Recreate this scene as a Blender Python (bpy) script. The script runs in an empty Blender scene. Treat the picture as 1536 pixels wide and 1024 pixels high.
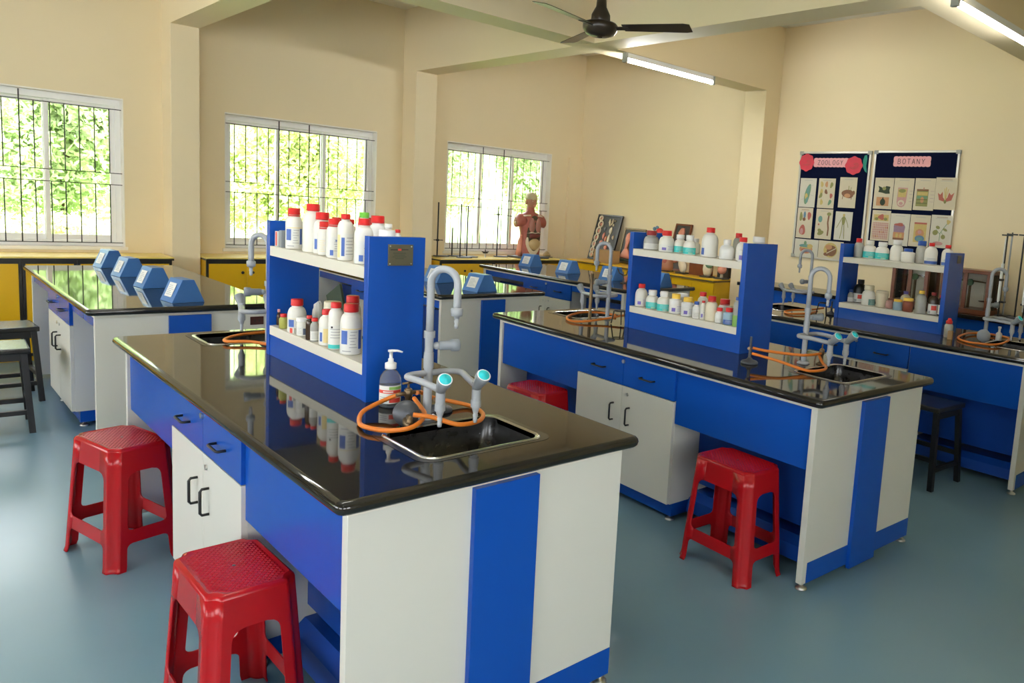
import bpy, bmesh, math, random
from mathutils import Vector, Matrix, Euler
random.seed(7)
scn = bpy.context.scene
COL = scn.collection
PI = math.pi
def R(d): return math.radians(d)

# ---------------------------------------------------------------- materials
def mat(name, col, rough=.5, metal=0., spec=.5, coat=0., var=.04, vscale=6., bump=0., bscale=200., trans=0., ior=1.45, emit=None, estr=0., alpha=None, coatr=.05):
    m = bpy.data.materials.new(name); m.use_nodes = True
    nt = m.node_tree; b = nt.nodes['Principled BSDF']
    b.inputs['Roughness'].default_value = rough
    b.inputs['Metallic'].default_value = metal
    b.inputs['Specular IOR Level'].default_value = spec
    b.inputs['Coat Weight'].default_value = coat
    b.inputs['Coat Roughness'].default_value = coatr
    b.inputs['Transmission Weight'].default_value = trans
    b.inputs['IOR'].default_value = ior
    c = (col[0], col[1], col[2], 1)
    b.inputs['Base Color'].default_value = c
    if var > 0 or bump > 0:
        tc = nt.nodes.new('ShaderNodeTexCoord')
    if var > 0:
        n = nt.nodes.new('ShaderNodeTexNoise'); n.inputs['Scale'].default_value = vscale; n.inputs['Detail'].default_value = 3
        nt.links.new(tc.outputs['Object'], n.inputs['Vector'])
        mx = nt.nodes.new('ShaderNodeMix'); mx.data_type = 'RGBA'
        mx.inputs['A'].default_value = tuple(max(0, x*(1-var)) for x in c[:3])+(1,)
        mx.inputs['B'].default_value = tuple(min(1, x*(1+var)) for x in c[:3])+(1,)
        nt.links.new(n.outputs['Fac'], mx.inputs['Factor'])
        nt.links.new(mx.outputs['Result'], b.inputs['Base Color'])
    if bump > 0:
        n2 = nt.nodes.new('ShaderNodeTexNoise'); n2.inputs['Scale'].default_value = bscale; n2.inputs['Detail'].default_value = 2
        nt.links.new(tc.outputs['Object'], n2.inputs['Vector'])
        bp = nt.nodes.new('ShaderNodeBump'); bp.inputs['Strength'].default_value = bump; bp.inputs['Distance'].default_value = .002
        nt.links.new(n2.outputs['Fac'], bp.inputs['Height']); nt.links.new(bp.outputs['Normal'], b.inputs['Normal'])
    if emit:
        b.inputs['Emission Color'].default_value = (*emit, 1); b.inputs['Emission Strength'].default_value = estr
    return m
def thin_glass(name, tint=(1,1,1), refl=.06):
    m = bpy.data.materials.new(name); m.use_nodes = True; nt = m.node_tree; nt.nodes.clear()
    o = nt.nodes.new('ShaderNodeOutputMaterial'); t = nt.nodes.new('ShaderNodeBsdfTransparent'); g = nt.nodes.new('ShaderNodeBsdfGlossy')
    t.inputs['Color'].default_value = (*tint, 1); g.inputs['Roughness'].default_value = .02
    x = nt.nodes.new('ShaderNodeMixShader'); f = nt.nodes.new('ShaderNodeFresnel'); f.inputs['IOR'].default_value = 1.3
    nt.links.new(f.outputs[0], x.inputs[0]); nt.links.new(t.outputs[0], x.inputs[1]); nt.links.new(g.outputs[0], x.inputs[2]); nt.links.new(x.outputs[0], o.inputs[0])
    return m
def leaf_mat(name, c1, c2):
    m = bpy.data.materials.new(name); m.use_nodes = True; nt = m.node_tree; b = nt.nodes['Principled BSDF']
    b.inputs['Roughness'].default_value = .55
    tc = nt.nodes.new('ShaderNodeTexCoord'); n = nt.nodes.new('ShaderNodeTexNoise'); n.inputs['Scale'].default_value = 1.6; n.inputs['Detail'].default_value = 4
    r = nt.nodes.new('ShaderNodeValToRGB'); r.color_ramp.elements[0].position = .35; r.color_ramp.elements[1].position = .65
    r.color_ramp.elements[0].color = (*c1, 1); r.color_ramp.elements[1].color = (*c2, 1)
    nt.links.new(tc.outputs['Object'], n.inputs['Vector']); nt.links.new(n.outputs['Fac'], r.inputs[0]); nt.links.new(r.outputs[0], b.inputs['Base Color'])
    tr = nt.nodes.new('ShaderNodeBsdfTranslucent'); nt.links.new(r.outputs[0], tr.inputs['Color'])
    x = nt.nodes.new('ShaderNodeMixShader'); x.inputs[0].default_value = .45
    o = nt.nodes['Material Output']
    nt.links.new(b.outputs[0], x.inputs[1]); nt.links.new(tr.outputs[0], x.inputs[2]); nt.links.new(x.outputs[0], o.inputs[0])
    return m
M = {}
M['wall'] = mat('cream_wall_paint', (.80,.68,.45), .6, var=.025, vscale=1.2, bump=.15, bscale=90, spec=.3)
M['ceiling'] = mat('ceiling_paint', (.78,.74,.66), .7, var=.02, vscale=1.)
M['plaster_white'] = mat('window_plaster', (.85,.82,.74), .6, var=.02)
M['floor'] = None
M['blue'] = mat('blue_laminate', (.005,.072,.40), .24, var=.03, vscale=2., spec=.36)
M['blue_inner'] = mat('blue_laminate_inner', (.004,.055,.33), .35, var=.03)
M['white'] = mat('white_laminate', (.62,.61,.55), .35, var=.02, vscale=3.)
M['shelf'] = mat('cream_shelf_laminate', (.68,.645,.55), .45, var=.02)
M['granite'] = mat('black_granite', (.014,.013,.011), .045, var=.5, vscale=260., spec=.62)
M['sink'] = mat('black_sink_steel', (.022,.022,.022), .22, metal=.0, var=.5, vscale=40., spec=.8)
M['rim'] = mat('steel_rim', (.55,.55,.55), .18, metal=1., var=.05)
M['steel'] = mat('brushed_steel', (.6,.6,.58), .3, metal=1., var=.05)
M['blackmetal'] = mat('black_metal', (.012,.012,.013), .4, var=.1)
M['blackwood'] = mat('black_painted_seat', (.02,.019,.018), .22, var=.2, vscale=8)
M['grey'] = mat('grey_coated_pipe', (.34,.36,.385), .3, var=.03, coat=.2)
M['greydark'] = mat('grey_plastic_knob', (.24,.265,.29), .4, var=.05)
M['teal'] = mat('teal_knob_disc', (.02,.55,.60), .35, var=.05)
M['orange'] = mat('orange_rubber_hose', (.62,.17,.015), .42, var=.1, vscale=30)
M['yellow'] = mat('yellow_cabinet_paint', (.72,.42,.006), .3, var=.03, vscale=2.)
M['yellowtop'] = mat('yellow_worktop', (.80,.62,.16), .22, var=.04)
M['black'] = mat('black_trim', (.012,.011,.010), .35, var=.1)
M['alu'] = mat('white_aluminium', (.92,.91,.88), .35, var=.02)
M['glass'] = thin_glass('window_glass')
M['iron'] = mat('grille_iron', (.03,.03,.03), .5, var=.2)
M['boxblue'] = mat('blue_box_paint', (.05,.16,.42), .38, var=.05, vscale=20)
M['paper'] = mat('white_paper', (.70,.70,.66), .7, var=.03, vscale=40)
M['print'] = mat('grey_print', (.35,.36,.37), .7, var=.05)
# red stool plastic with glossy skin
M['red'] = mat('red_plastic', (.37,.005,.009), .25, var=.05, vscale=5., spec=.4)
# bottles
M['b_white'] = mat('white_hdpe', (.74,.725,.66), .38, var=.02)
M['b_bwhite'] = mat('bright_white_plastic', (.72,.72,.70), .35, var=.01)
M['b_cream'] = mat('cream_plastic', (.72,.66,.50), .4, var=.03)
M['b_clear'] = mat('frosted_plastic', (.55,.55,.50), .25, var=.1, vscale=30, trans=.35)
M['b_amber'] = mat('brown_glass', (.05,.03,.02), .15, var=.1)
M['b_black'] = mat('black_plastic_bottle', (.012,.012,.013), .3, var=.1)
M['b_red'] = mat('red_cap_plastic', (.62,.018,.018), .35, var=.04)
M['b_dkred'] = mat('dark_red_cap_plastic', (.28,.02,.02), .4, var=.05)
M['b_green'] = mat('green_cap_plastic', (.16,.52,.06), .35, var=.04)
M['b_yellow'] = mat('yellow_cap_plastic', (.85,.55,.07), .4, var=.04)
M['b_dkblue'] = mat('dark_blue_cap_plastic', (.02,.08,.35), .35, var=.04)
M['b_purple'] = mat('purple_cap_plastic', (.16,.12,.45), .4, var=.04)
M['b_pink'] = mat('pink_stopper', (.55,.25,.25), .5, var=.04)
M['b_yellowgreen'] = mat('yellow_green_jar', (.42,.42,.10), .35, var=.15, vscale=30)
M['b_pinkjar'] = mat('pinkish_jar', (.45,.25,.24), .35, var=.1, vscale=30)
M['b_bluejar'] = mat('pale_blue_jar', (.32,.45,.55), .35, var=.1, vscale=30)
M['b_brownjar'] = mat('reddish_brown_jar', (.26,.07,.04), .35, var=.2, vscale=30)
M['l_blue'] = mat('label_blue', (.06,.13,.42), .5, var=.1, vscale=60)
M['l_teal'] = mat('label_teal', (.05,.55,.52), .5, var=.06, vscale=60)
M['l_yellow'] = mat('label_yellow', (.80,.65,.30), .5, var=.1, vscale=60)
M['l_maroon'] = mat('label_maroon', (.25,.05,.10), .5, var=.1)
M['l_green'] = mat('green_liquid', (.22,.42,.10), .4, var=.05)
M['l_red'] = mat('label_red', (.70,.06,.04), .5, var=.05)
M['l_dark'] = mat('label_dark', (.08,.10,.16), .5, var=.1)
M['socket'] = mat('maroon_socket', (.06,.016,.014), .4, var=.1)
M['brass'] = mat('tarnished_brass', (.16,.11,.06), .4, metal=.7, var=.3, vscale=40)
M['burner'] = mat('dark_grey_burner', (.07,.075,.085), .4, metal=.3, var=.2, vscale=30)
M['fan'] = mat('dark_brown_fan', (.035,.026,.018), .3, var=.1)
for k_, e_ in (('tube', 75.), ('tube_dim', 15.), ('tube_fill', 38.)):  # second tube is dimmed; third strength serves the added fill tubes
    M[k_] = mat('fluorescent_'+k_, (.9,.95,1), .4, var=0, emit=(.97,.98,.97), estr=e_)
M['fixture'] = mat('fixture_white', (.82,.84,.84), .35, var=.02)
M['cap_grey'] = mat('lamp_holder', (.35,.36,.33), .5, var=.05)
M['felt'] = mat('navy_felt', (.003,.006,.026), .9, var=.15, vscale=60, bump=.2, bscale=300, spec=.1)
M['alframe'] = mat('board_aluminium', (.62,.60,.56), .3, metal=.6, var=.03)
M['chart'] = mat('chart_paper', (.60,.54,.40), .75, var=.04, vscale=20, spec=.2)
M['chart2'] = mat('chart_paper_cool', (.60,.58,.49), .75, var=.04, vscale=20, spec=.2)
M['pink'] = mat('pink_card', (.82,.40,.42), .7, var=.05)
M['crimson'] = mat('crimson_card', (.62,.05,.08), .7, var=.1, vscale=20)
M['dkgreen'] = mat('green_card', (.02,.25,.18), .7, var=.1)
M['ink'] = mat('black_ink', (.03,.025,.025), .7, var=.05)
for k, c in dict(k_green=(.20,.42,.22), k_olive=(.35,.36,.08), k_yellow=(.75,.55,.10), k_red=(.65,.13,.08), k_brown=(.33,.14,.06), k_tealg=(.15,.42,.38), k_orange=(.75,.32,.10), k_pink=(.72,.33,.30), k_dkgreen=(.06,.09,.05), k_purple=(.40,.24,.36), k_blue=(.12,.30,.45)).items():
    g_ = sum(c)/3; M[k] = mat('chart_'+k[2:], tuple((x*.72+g_*.28)*.8 for x in c), .75, var=.12, vscale=50, spec=.2)
M['wood'] = mat('reddish_brown_wood', (.16,.045,.015), .3, var=.3, vscale=12)
M['darkboard'] = mat('dark_display_board', (.045,.042,.04), .5, var=.2, vscale=10)
M['cardboard'] = mat('cardboard', (.36,.22,.10), .8, var=.08, vscale=10)
M['skin'] = mat('torso_skin', (.38,.17,.10), .45, var=.1, vscale=12)
M['muscle'] = mat('torso_muscle', (.36,.10,.07), .42, var=.2, vscale=18)
M['scalp'] = mat('torso_scalp', (.45,.38,.22), .55, var=.1, vscale=20)
M['lung'] = mat('organ_lung', (.38,.17,.13), .45, var=.1, vscale=20)
M['liver'] = mat('organ_liver', (.15,.035,.03), .4, var=.1, vscale=20)
M['gut'] = mat('organ_intestine', (.46,.34,.17), .45, var=.1, vscale=25)
M['bone'] = mat('bone_cream', (.70,.62,.46), .5, var=.08, vscale=20)
M['cavity'] = mat('cavity_dark', (.06,.05,.025), .6, var=.2)
M['flesh'] = mat('pink_flesh_model', (.68,.27,.18), .45, var=.15, vscale=20)
M['plate'] = mat('dark_brass_plate', (.13,.12,.08), .42, metal=.5, var=.1, vscale=40)
M['plasticclear'] = mat('clear_plastic', (.9,.93,.95), .08, var=0, trans=.9, ior=1.2)
M['gelfill'] = mat('pale_liquid', (.72,.73,.72), .2, var=.02, trans=.3)
M['ppink'] = M['b_white']
M['grass'] = mat('grass_ground', (.20,.30,.07), .9, var=.4, vscale=1.5)
M['leafA'] = leaf_mat('leaf_mid_green', (.36,.48,.24), (.56,.66,.38))
M['leafB'] = leaf_mat('leaf_yellow_green', (.48,.58,.24), (.70,.75,.42))
M['bark'] = mat('bark', (.12,.08,.05), .9, var=.3)
def floor_mat():
    m = bpy.data.materials.new('grey_blue_epoxy_floor'); m.use_nodes = True; nt = m.node_tree; b = nt.nodes['Principled BSDF']
    tc = nt.nodes.new('ShaderNodeTexCoord')
    n = nt.nodes.new('ShaderNodeTexNoise'); n.inputs['Scale'].default_value = 1.3; n.inputs['Detail'].default_value = 2
    r = nt.nodes.new('ShaderNodeValToRGB'); r.color_ramp.elements[0].position = 0; r.color_ramp.elements[1].position = 1
    r.color_ramp.elements[0].color = (.115,.215,.268,1); r.color_ramp.elements[1].color = (.185,.300,.352,1)
    nt.links.new(tc.outputs['Object'], n.inputs['Vector']); nt.links.new(n.outputs['Fac'], r.inputs[0]); nt.links.new(r.outputs[0], b.inputs['Base Color'])
    n2 = nt.nodes.new('ShaderNodeTexNoise'); n2.inputs['Scale'].default_value = 2.3; n2.inputs['Detail'].default_value = 1
    r2 = nt.nodes.new('ShaderNodeMapRange'); r2.inputs['To Min'].default_value = .25; r2.inputs['To Max'].default_value = .36
    nt.links.new(tc.outputs['Object'], n2.inputs['Vector']); nt.links.new(n2.outputs['Fac'], r2.inputs['Value']); nt.links.new(r2.outputs[0], b.inputs['Roughness'])
    n3 = nt.nodes.new('ShaderNodeTexNoise'); n3.inputs['Scale'].default_value = 28; n3.inputs['Detail'].default_value = 3
    bp = nt.nodes.new('ShaderNodeBump'); bp.inputs['Strength'].default_value = .12; bp.inputs['Distance'].default_value = .004
    nt.links.new(tc.outputs['Object'], n3.inputs['Vector']); 
    return m
M['floor'] = floor_mat()

# ---------------------------------------------------------------- mesh builder
class MB:
    def __init__(s): s.bm = bmesh.new(); s.mats = []; s.cur = 0
    def m(s, key):
        if key not in s.mats: s.mats.append(key)
        s.cur = s.mats.index(key); return s
    def _fin(s, faces, smooth=False):
        for f in faces: f.material_index = s.cur; f.smooth = smooth
    def box(s, x0, x1, y0, y1, z0, z1, bev=0., T=None):
        vs = [s.bm.verts.new((x, y, z)) for x in (x0, x1) for y in (y0, y1) for z in (z0, z1)]
        fs = [s.bm.faces.new([vs[i] for i in q]) for q in ((0,1,3,2),(4,6,7,5),(0,4,5,1),(2,3,7,6),(0,2,6,4),(1,5,7,3))]
        if T is not None:
            for v in vs: v.co = T @ v.co
        s._fin(fs)
        if bev > 0:
            es = list({e for f in fs for e in f.edges})
            r = bmesh.ops.bevel(s.bm, geom=es, offset=bev, segments=2, profile=.7, affect='EDGES', clamp_overlap=True)
            s._fin(r['faces'], True)
        return s
    def poly(s, pts, T=None, flip=False):
        ps = [Vector(p) if T is None else T @ Vector(p) for p in pts]
        if flip: ps = ps[::-1]
        f = s.bm.faces.new([s.bm.verts.new(p) for p in ps]); s._fin([f]); return s
    def prism(s, pts, h, T=None, smooth=False):
        """pts: 2-D outline in xy, extruded 0..h on z, then T"""
        n = len(pts); T = T or Matrix()
        a = [s.bm.verts.new(T @ Vector((p[0], p[1], 0))) for p in pts]; b = [s.bm.verts.new(T @ Vector((p[0], p[1], h))) for p in pts]
        fs = [s.bm.faces.new(a[::-1]), s.bm.faces.new(b)]; s._fin(fs)
        fs = [s.bm.faces.new((a[i], a[(i+1) % n], b[(i+1) % n], b[i])) for i in range(n)]; s._fin(fs, smooth)
        return s
    def lathe(s, prof, seg=20, T=None, sx=1., sy=1., a0=0., a1=2*PI, smooth=True):
        """prof: list of (r, z) bottom to top"""
        T = T or Matrix(); full = abs(a1-a0-2*PI) < 1e-6; n = seg if full else seg+1
        rings = []
        for r, z in prof:
            if r < 1e-6: rings.append([s.bm.verts.new(T @ Vector((0, 0, z)))])
            else: rings.append([s.bm.verts.new(T @ Vector((r*sx*math.cos(a0+(a1-a0)*i/seg), r*sy*math.sin(a0+(a1-a0)*i/seg), z))) for i in range(n)])
        fs = []
        for A, B in zip(rings, rings[1:]):
            k = len(A) if len(A) > 1 else len(B)
            if len(A) == 1 and len(B) == 1: continue
            for i in range(k if full else k-1):
                j = (i+1) % k
                if len(A) == 1: fs.append(s.bm.faces.new((A[0], B[j], B[i])))
                elif len(B) == 1: fs.append(s.bm.faces.new((A[i], A[j], B[0])))
                else: fs.append(s.bm.faces.new((A[i], A[j], B[j], B[i])))
        s._fin(fs, smooth); return s
    def cyl(s, p0, p1, r, r1=None, seg=12, cap=True):
        p0, p1 = Vector(p0), Vector(p1); d = p1-p0; L = d.length
        T = Matrix.Translation(p0) @ d.to_track_quat('Z', 'Y').to_matrix().to_4x4()
        r1 = r if r1 is None else r1
        s.lathe([(r, 0), (r1, L)], seg, T)
        if cap:
            for rr, z, fl in ((r, 0, True), (r1, L, False)):
                if rr > 1e-6:
                    vs = [T @ Vector((rr*math.cos(2*PI*i/seg), rr*math.sin(2*PI*i/seg), z)) for i in range(seg)]
                    s.poly(vs, flip=fl)
        return s
    def tube(s, pts, r, seg=10, closed=False, cap=True, rs=None):
        pts = [Vector(p) for p in pts]; n = len(pts); rings = []
        up = None
        for i, p in enumerate(pts):
            if closed: t = pts[(i+1) % n]-pts[i-1]
            else: t = pts[min(i+1, n-1)]-pts[max(i-1, 0)]
            t.normalize()
            if up is None:
                up = Vector((0, 0, 1)) if abs(t.z) < .9 else Vector((1, 0, 0))
            u = up-t*up.dot(t)
            if u.length < 1e-4: u = t.orthogonal()
            u.normalize(); up = u; w = t.cross(u); rr = rs[i] if rs else r
            rings.append([s.bm.verts.new(p+u*rr*math.cos(2*PI*k/seg)+w*rr*math.sin(2*PI*k/seg)) for k in range(seg)])
        fs = []
        for i in range(n if closed else n-1):
            A, B = rings[i], rings[(i+1) % n]
            for k in range(seg): fs.append(s.bm.faces.new((A[k], A[(k+1) % seg], B[(k+1) % seg], B[k])))
        s._fin(fs, True)
        if cap and not closed:
            s._fin([s.bm.faces.new(rings[0][::-1]), s.bm.faces.new(rings[-1])])
        return s
    def loft(s, rings, cap=True, smooth=True):
        vr = [[s.bm.verts.new(p) for p in r] for r in rings]; fs = []
        for A, B in zip(vr, vr[1:]):
            n = len(A)
            for k in range(n): fs.append(s.bm.faces.new((A[k], A[(k+1) % n], B[(k+1) % n], B[k])))
        s._fin(fs, smooth)
        if cap: s._fin([s.bm.faces.new(vr[0][::-1]), s.bm.faces.new(vr[-1])], smooth)
        return s
    def ball(s, c, r, sx=1, sy=1, sz=1, seg=14, T=None):
        T0 = Matrix.Translation(Vector(c)) @ (T or Matrix()) @ Matrix.Diagonal((sx, sy, sz, 1))
        pr = [(max(0., r*math.sin(PI*i/8)), -r*math.cos(PI*i/8)) for i in range(9)]
        pr[0] = (0, -r); pr[-1] = (0, r)
        return s.lathe(pr, seg, T0)
    def build(s, name, parent=None, loc=None, mats=None):
        bmesh.ops.recalc_face_normals(s.bm, faces=s.bm.faces[:])
        me = bpy.data.meshes.new(name); s.bm.to_mesh(me); s.bm.free()
        for k in s.mats: me.materials.append(M[k])
        o = bpy.data.objects.new(name, me); COL.objects.link(o)
        if parent is not None: o.parent = parent
        if loc: o.location = loc
        return o
def tag(o, label, cat, group=None):
    o['label'] = label; o['category'] = cat
    if group: o['group'] = group
    return o
def empty(name, loc, rz=0., label=None, cat=None, group=None):
    o = bpy.data.objects.new(name, None); COL.objects.link(o); o.location = loc; o.rotation_euler = (0, 0, rz)
    o.empty_display_size = .1
    if label: tag(o, label, cat, group)
    return o
def struct(o): o['kind'] = 'structure'; return o
KIDS = {}
def copy_tree(o, parent=None):
    c = o.copy(); COL.objects.link(c)
    if parent is not None: c.parent = parent
    for ch in [x for x in list(COL.objects) if x.parent is o]: copy_tree(ch, c)
    return c
def place(o, loc, rz, label, group=None):
    o.location = loc; o.rotation_euler = (0, 0, rz); o['label'] = label
    if group: o['group'] = group
    return o
def rrect(x0, x1, y0, y1, r, n=5):
    out = []
    for cx, cy, a in ((x1-r, y1-r, 0), (x0+r, y1-r, 90), (x0+r, y0+r, 180), (x1-r, y0+r, 270)):
        for i in range(n+1):
            t = R(a+90*i/n); out.append((cx+r*math.cos(t), cy+r*math.sin(t)))
    return out
def smoothpath(ctrl, n=8, closed=False):
    P = [Vector(p) for p in ctrl]; out = []; N = len(P)
    for i in range(N if closed else N-1):
        p0 = P[(i-1) % N] if closed or i > 0 else P[0]; p1 = P[i]; p2 = P[(i+1) % N]; p3 = P[(i+2) % N] if closed or i+2 < N else P[-1]
        for k in range(n):
            t = k/n
            out.append(.5*((2*p1)+(-p0+p2)*t+(2*p0-5*p1+4*p2-p3)*t*t+(-p0+3*p1-3*p2+p3)*t**3))
    if not closed: out.append(P[-1])
    return out

# ---------------------------------------------------------------- the room
X0, X1, Y0, Y1, H = -3.0, 7.1, -1.8, 8.65, 3.73
WZ0, WZ1 = .945, 2.31
TH = .25
fl = MB().m('floor').box(X0-TH, X1+TH, Y0-TH, Y1+TH, -.12, 0); struct(fl.build('floor'))
ce = MB().m('ceiling').box(X0-TH, X1+TH, Y0-TH, Y1+TH, H, H+.15); struct(ce.build('ceiling'))
def wall(name, a0, a1, opens, mk):
    """strip a0..a1 with openings; mk(b, a, b_, z0, z1) adds a block"""
    b = MB().m('wall'); cur = a0
    for o0, o1 in opens:
        mk(b, cur, o0, 0, H); mk(b, o0, o1, 0, WZ0); mk(b, o0, o1, WZ1, H); cur = o1
    mk(b, cur, a1, 0, H)
    return struct(b.build(name))
LW = [(.06, 1.645), (2.488, 4.068), (4.967, 6.575)]
wall('wall_left', X0-TH, X1+TH, LW, lambda b, a, c, z0, z1: b.box(a, c, Y1, Y1+TH, z0, z1))
wall('wall_right', Y0, Y1, [], lambda b, a, c, z0, z1: b.box(X1, X1+TH, a, c, z0, z1))
RW = [(-2.4, -.4), (.0, 1.6)]  # unseen rear windows, added and sized for fill light
wall('wall_rear', X0-TH, X1+TH, RW, lambda b, a, c, z0, z1: b.box(a, c, Y0-TH, Y0, z0, z1))
SW = [(-1.2, 1.0), (1.7, 4.2), (4.9, 7.9)]  # unseen side windows, added to let fill light in
wall('wall_front', Y0, Y1, SW, lambda b, a, c, z0, z1: b.box(X0-TH, X0, a, c, z0, z1))
for nm, (x0, x1, y0, y1) in dict(a=(1.952, 2.188, 8.34, Y1+.001), b=(4.37, 4.63, 8.34, Y1+.001), c=(6.84, X1+.001, 5.235, 5.53)).items():
    struct(MB().m('wall').box(x0, x1, y0, y1, 0, H+.01, bev=.006).build('pillar'))
struct(MB().m('wall').box(6.86, X1+.001, Y1-.045, Y1+.001, 0, 2.29, bev=.004).build('pillar'))
BZ = 3.02
for x0, x1 in ((1.952, 2.188), (4.37, 4.63)):
    struct(MB().m('wall').box(x0-.0005, x1+.0005, Y0-.01, Y1+.01, BZ, H+.01).build('ceiling_beam'))
for y0, y1 in ((2.10, 2.395), (5.235, 5.53)):
    struct(MB().m('wall').box(X0-.01, X1+.01, y0-.0005, y1+.0005, BZ+.001, H+.01).build('ceiling_beam'))
def window(n, loc, rz, W, nsash=3, grille=True):
    Hh = WZ1-WZ0
    e = empty('window_%d' % n, loc, rz); struct(e)
    f = MB().m('alu'); t = .05
    f.box(0, W, .10, .19, 0, t, .004); f.box(0, W, .10, .19, Hh-.07, Hh, .004); f.box(0, t, .10, .19, t, Hh-.07, .004); f.box(W-t, W, .10, .19, t, Hh-.07, .004)
    struct(f.build('frame', e))
    s = MB().m('plaster_white').box(-.02, W+.02, -.012, .10, -.03, .002, .004); struct(s.build('sill', e))
    s = MB().m('plaster_white').box(0, W, 0, .10, Hh-.012, Hh+.0005).box(-.0005, .008, 0, .10, .002, Hh-.012).box(W-.008, W+.0005, 0, .10, .002, Hh-.012); struct(s.build('reveal', e))
    sw = (W-2*t)/nsash+.02
    for i in range(nsash):
        x0 = t+(W-2*t-sw)*i/(nsash-1); y = .115 if i % 2 == 0 else .15
        b = MB().m('alu'); u = .035
        z0, z1 = t+.002, Hh-.072
        b.box(x0, x0+u, y, y+.03, z0, z1, .003); b.box(x0+sw-u, x0+sw, y, y+.03, z0, z1, .003)
        b.box(x0+u, x0+sw-u, y, y+.03, z0, z0+.05, .003); b.box(x0+u, x0+sw-u, y, y+.03, z1-.035, z1, .003)
        so = struct(b.build('sash', e))
        struct(MB().m('glass').box(x0+u-.004, x0+sw-u+.004, y+.012, y+.016, z0+.046, z1-.031).build('pane', so))
        if i < nsash-1:
            struct(MB().m('fixture').box(x0+sw-.028, x0+sw-.008, y-.012, y+.001, Hh*.52, Hh*.52+.07, .003).build('latch', so))
    if grille:
        g = MB().m('iron'); r = .0045; yy = .045
        for z in (.575, .68, 1.262, .035): g.cyl((.004, yy, z), (W-.004, yy, z), r*.9, seg=6)
        k = 15
        for i in range(1, k):
            x = W*i/k+random.uniform(-.006, .006)
            if i in (5, 8): g.cyl((x, yy, .035), (x+.003, yy, Hh-.02), r*1.2, seg=6)
            else:
                g.cyl((x, yy, .035), (x, yy, .575), r, seg=6); g.cyl((x, yy, .68), (x, yy, 1.262), r, seg=6)
        struct(g.build('grille', e))
    return e
window(1, (.06, Y1, WZ0), 0, 1.585); window(2, (2.488, Y1, WZ0), 0, 1.58); window(3, (4.967, Y1, WZ0), 0, 1.608)
n = 4
for a, b in RW: window(n, (b, Y0, WZ0), PI, b-a, 3, False); n += 1
for a, b in SW: window(n, (X0, a, WZ0), PI/2, b-a, 3, False); n += 1

# ---------------------------------------------------------------- outside
gm = MB().m('grass').box(-30, 40, Y1+TH+.02, 45, -.5, -.35); struct(gm.build('ground'))
hb = MB().m('leafA'); rnd0 = random.Random(3); nx, ny = 90, 22
gv = [[hb.bm.verts.new((-22+70*a/nx+rnd0.uniform(-.3, .3), 20.6+14*c/ny, -.45+.95*14*c/ny*(.75+.25*math.sin(a*.35))+(rnd0.uniform(-.35, .35) if c else 0))) for a in range(nx+1)] for c in range(ny+1)]
hb._fin([hb.bm.faces.new((gv[c][a], gv[c][a+1], gv[c+1][a+1], gv[c+1][a])) for c in range(ny) for a in range(nx)])
struct(hb.build('sky_block_hill'))  # added hill, blocks the bright sky in gaps between the trees
def foliage(cx, cy, cz, rx, ry, rz, nleaf, size, key, parent):
    rnd = random.Random(int(cx*97+cy*31+cz*7)); V = []; Fc = []
    lumps = []
    while len(lumps) < 16:
        q = Vector((rnd.uniform(-1, 1), rnd.uniform(-1, 1), rnd.uniform(-1, 1)))
        if q.length < 1: lumps.append((q.x*.58, q.y*.56, q.z*.58, rnd.uniform(.30, .42)))
    while len(Fc) < nleaf:
        lx, ly, lz, lr = lumps[rnd.randrange(16)]
        v = Vector((rnd.gauss(0, 1), rnd.gauss(0, 1), rnd.gauss(0, 1))).normalized()*lr*rnd.uniform(.6, 1.05)
        p = Vector(((lx+v.x)*rx, (ly+v.y)*ry, (lz+v.z)*rz))
        if p.z+cz < -.3: p.z = -.3-cz+abs(p.z+cz+.3)*.3
        nrm = (v*2+Vector((rnd.gauss(0, .6), rnd.gauss(0, .6), rnd.gauss(0, .6)))).normalized()
        t1 = nrm.orthogonal().normalized(); t2 = nrm.cross(t1); a = rnd.uniform(0, 2*PI); s = size*rnd.uniform(.6, 1.3)
        u = (t1*math.cos(a)+t2*math.sin(a))*s; w = nrm.cross(u)*.45; dn = nrm*(-.08*s)
        k = len(V); V += [p-u, p+w+dn, p+u, p-w+dn]; Fc.append((k, k+1, k+2, k+3))
    me = bpy.data.meshes.new('foliage'); me.from_pydata([(q.x, q.y, q.z+cz+.35) for q in V], [], Fc); me.materials.append(M[key])
    o = bpy.data.objects.new('foliage', me); COL.objects.link(o); o.parent = parent
def tree(name, label, cat, grp, cx, cy, cz, rx, ry, rz, nl, size, key, trunk=True):
    e = empty(name, (cx, cy, -.35), 0, label, cat, grp)
    foliage(cx, cy, cz, rx, ry, rz, nl, size, key, e)
    t = MB().m('bark')
    if trunk:
        t.tube([(0, .3, -.05), (.05, .3, .8), (-.03, .35, cz*.6), (.03, .3, cz+.35)], .1, 8, rs=[.12, .09, .07, .03])
    else:
        for k in range(5): t.tube([(0, 0, -.05), (math.cos(k*1.3)*rx*.3, math.sin(k*1.3)*ry*.3, .5), (math.cos(k*1.3)*rx*.55, math.sin(k*1.3)*ry*.55, 1.0)], .02, 5)
    t.build('trunk' if trunk else 'stems', e)
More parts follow.
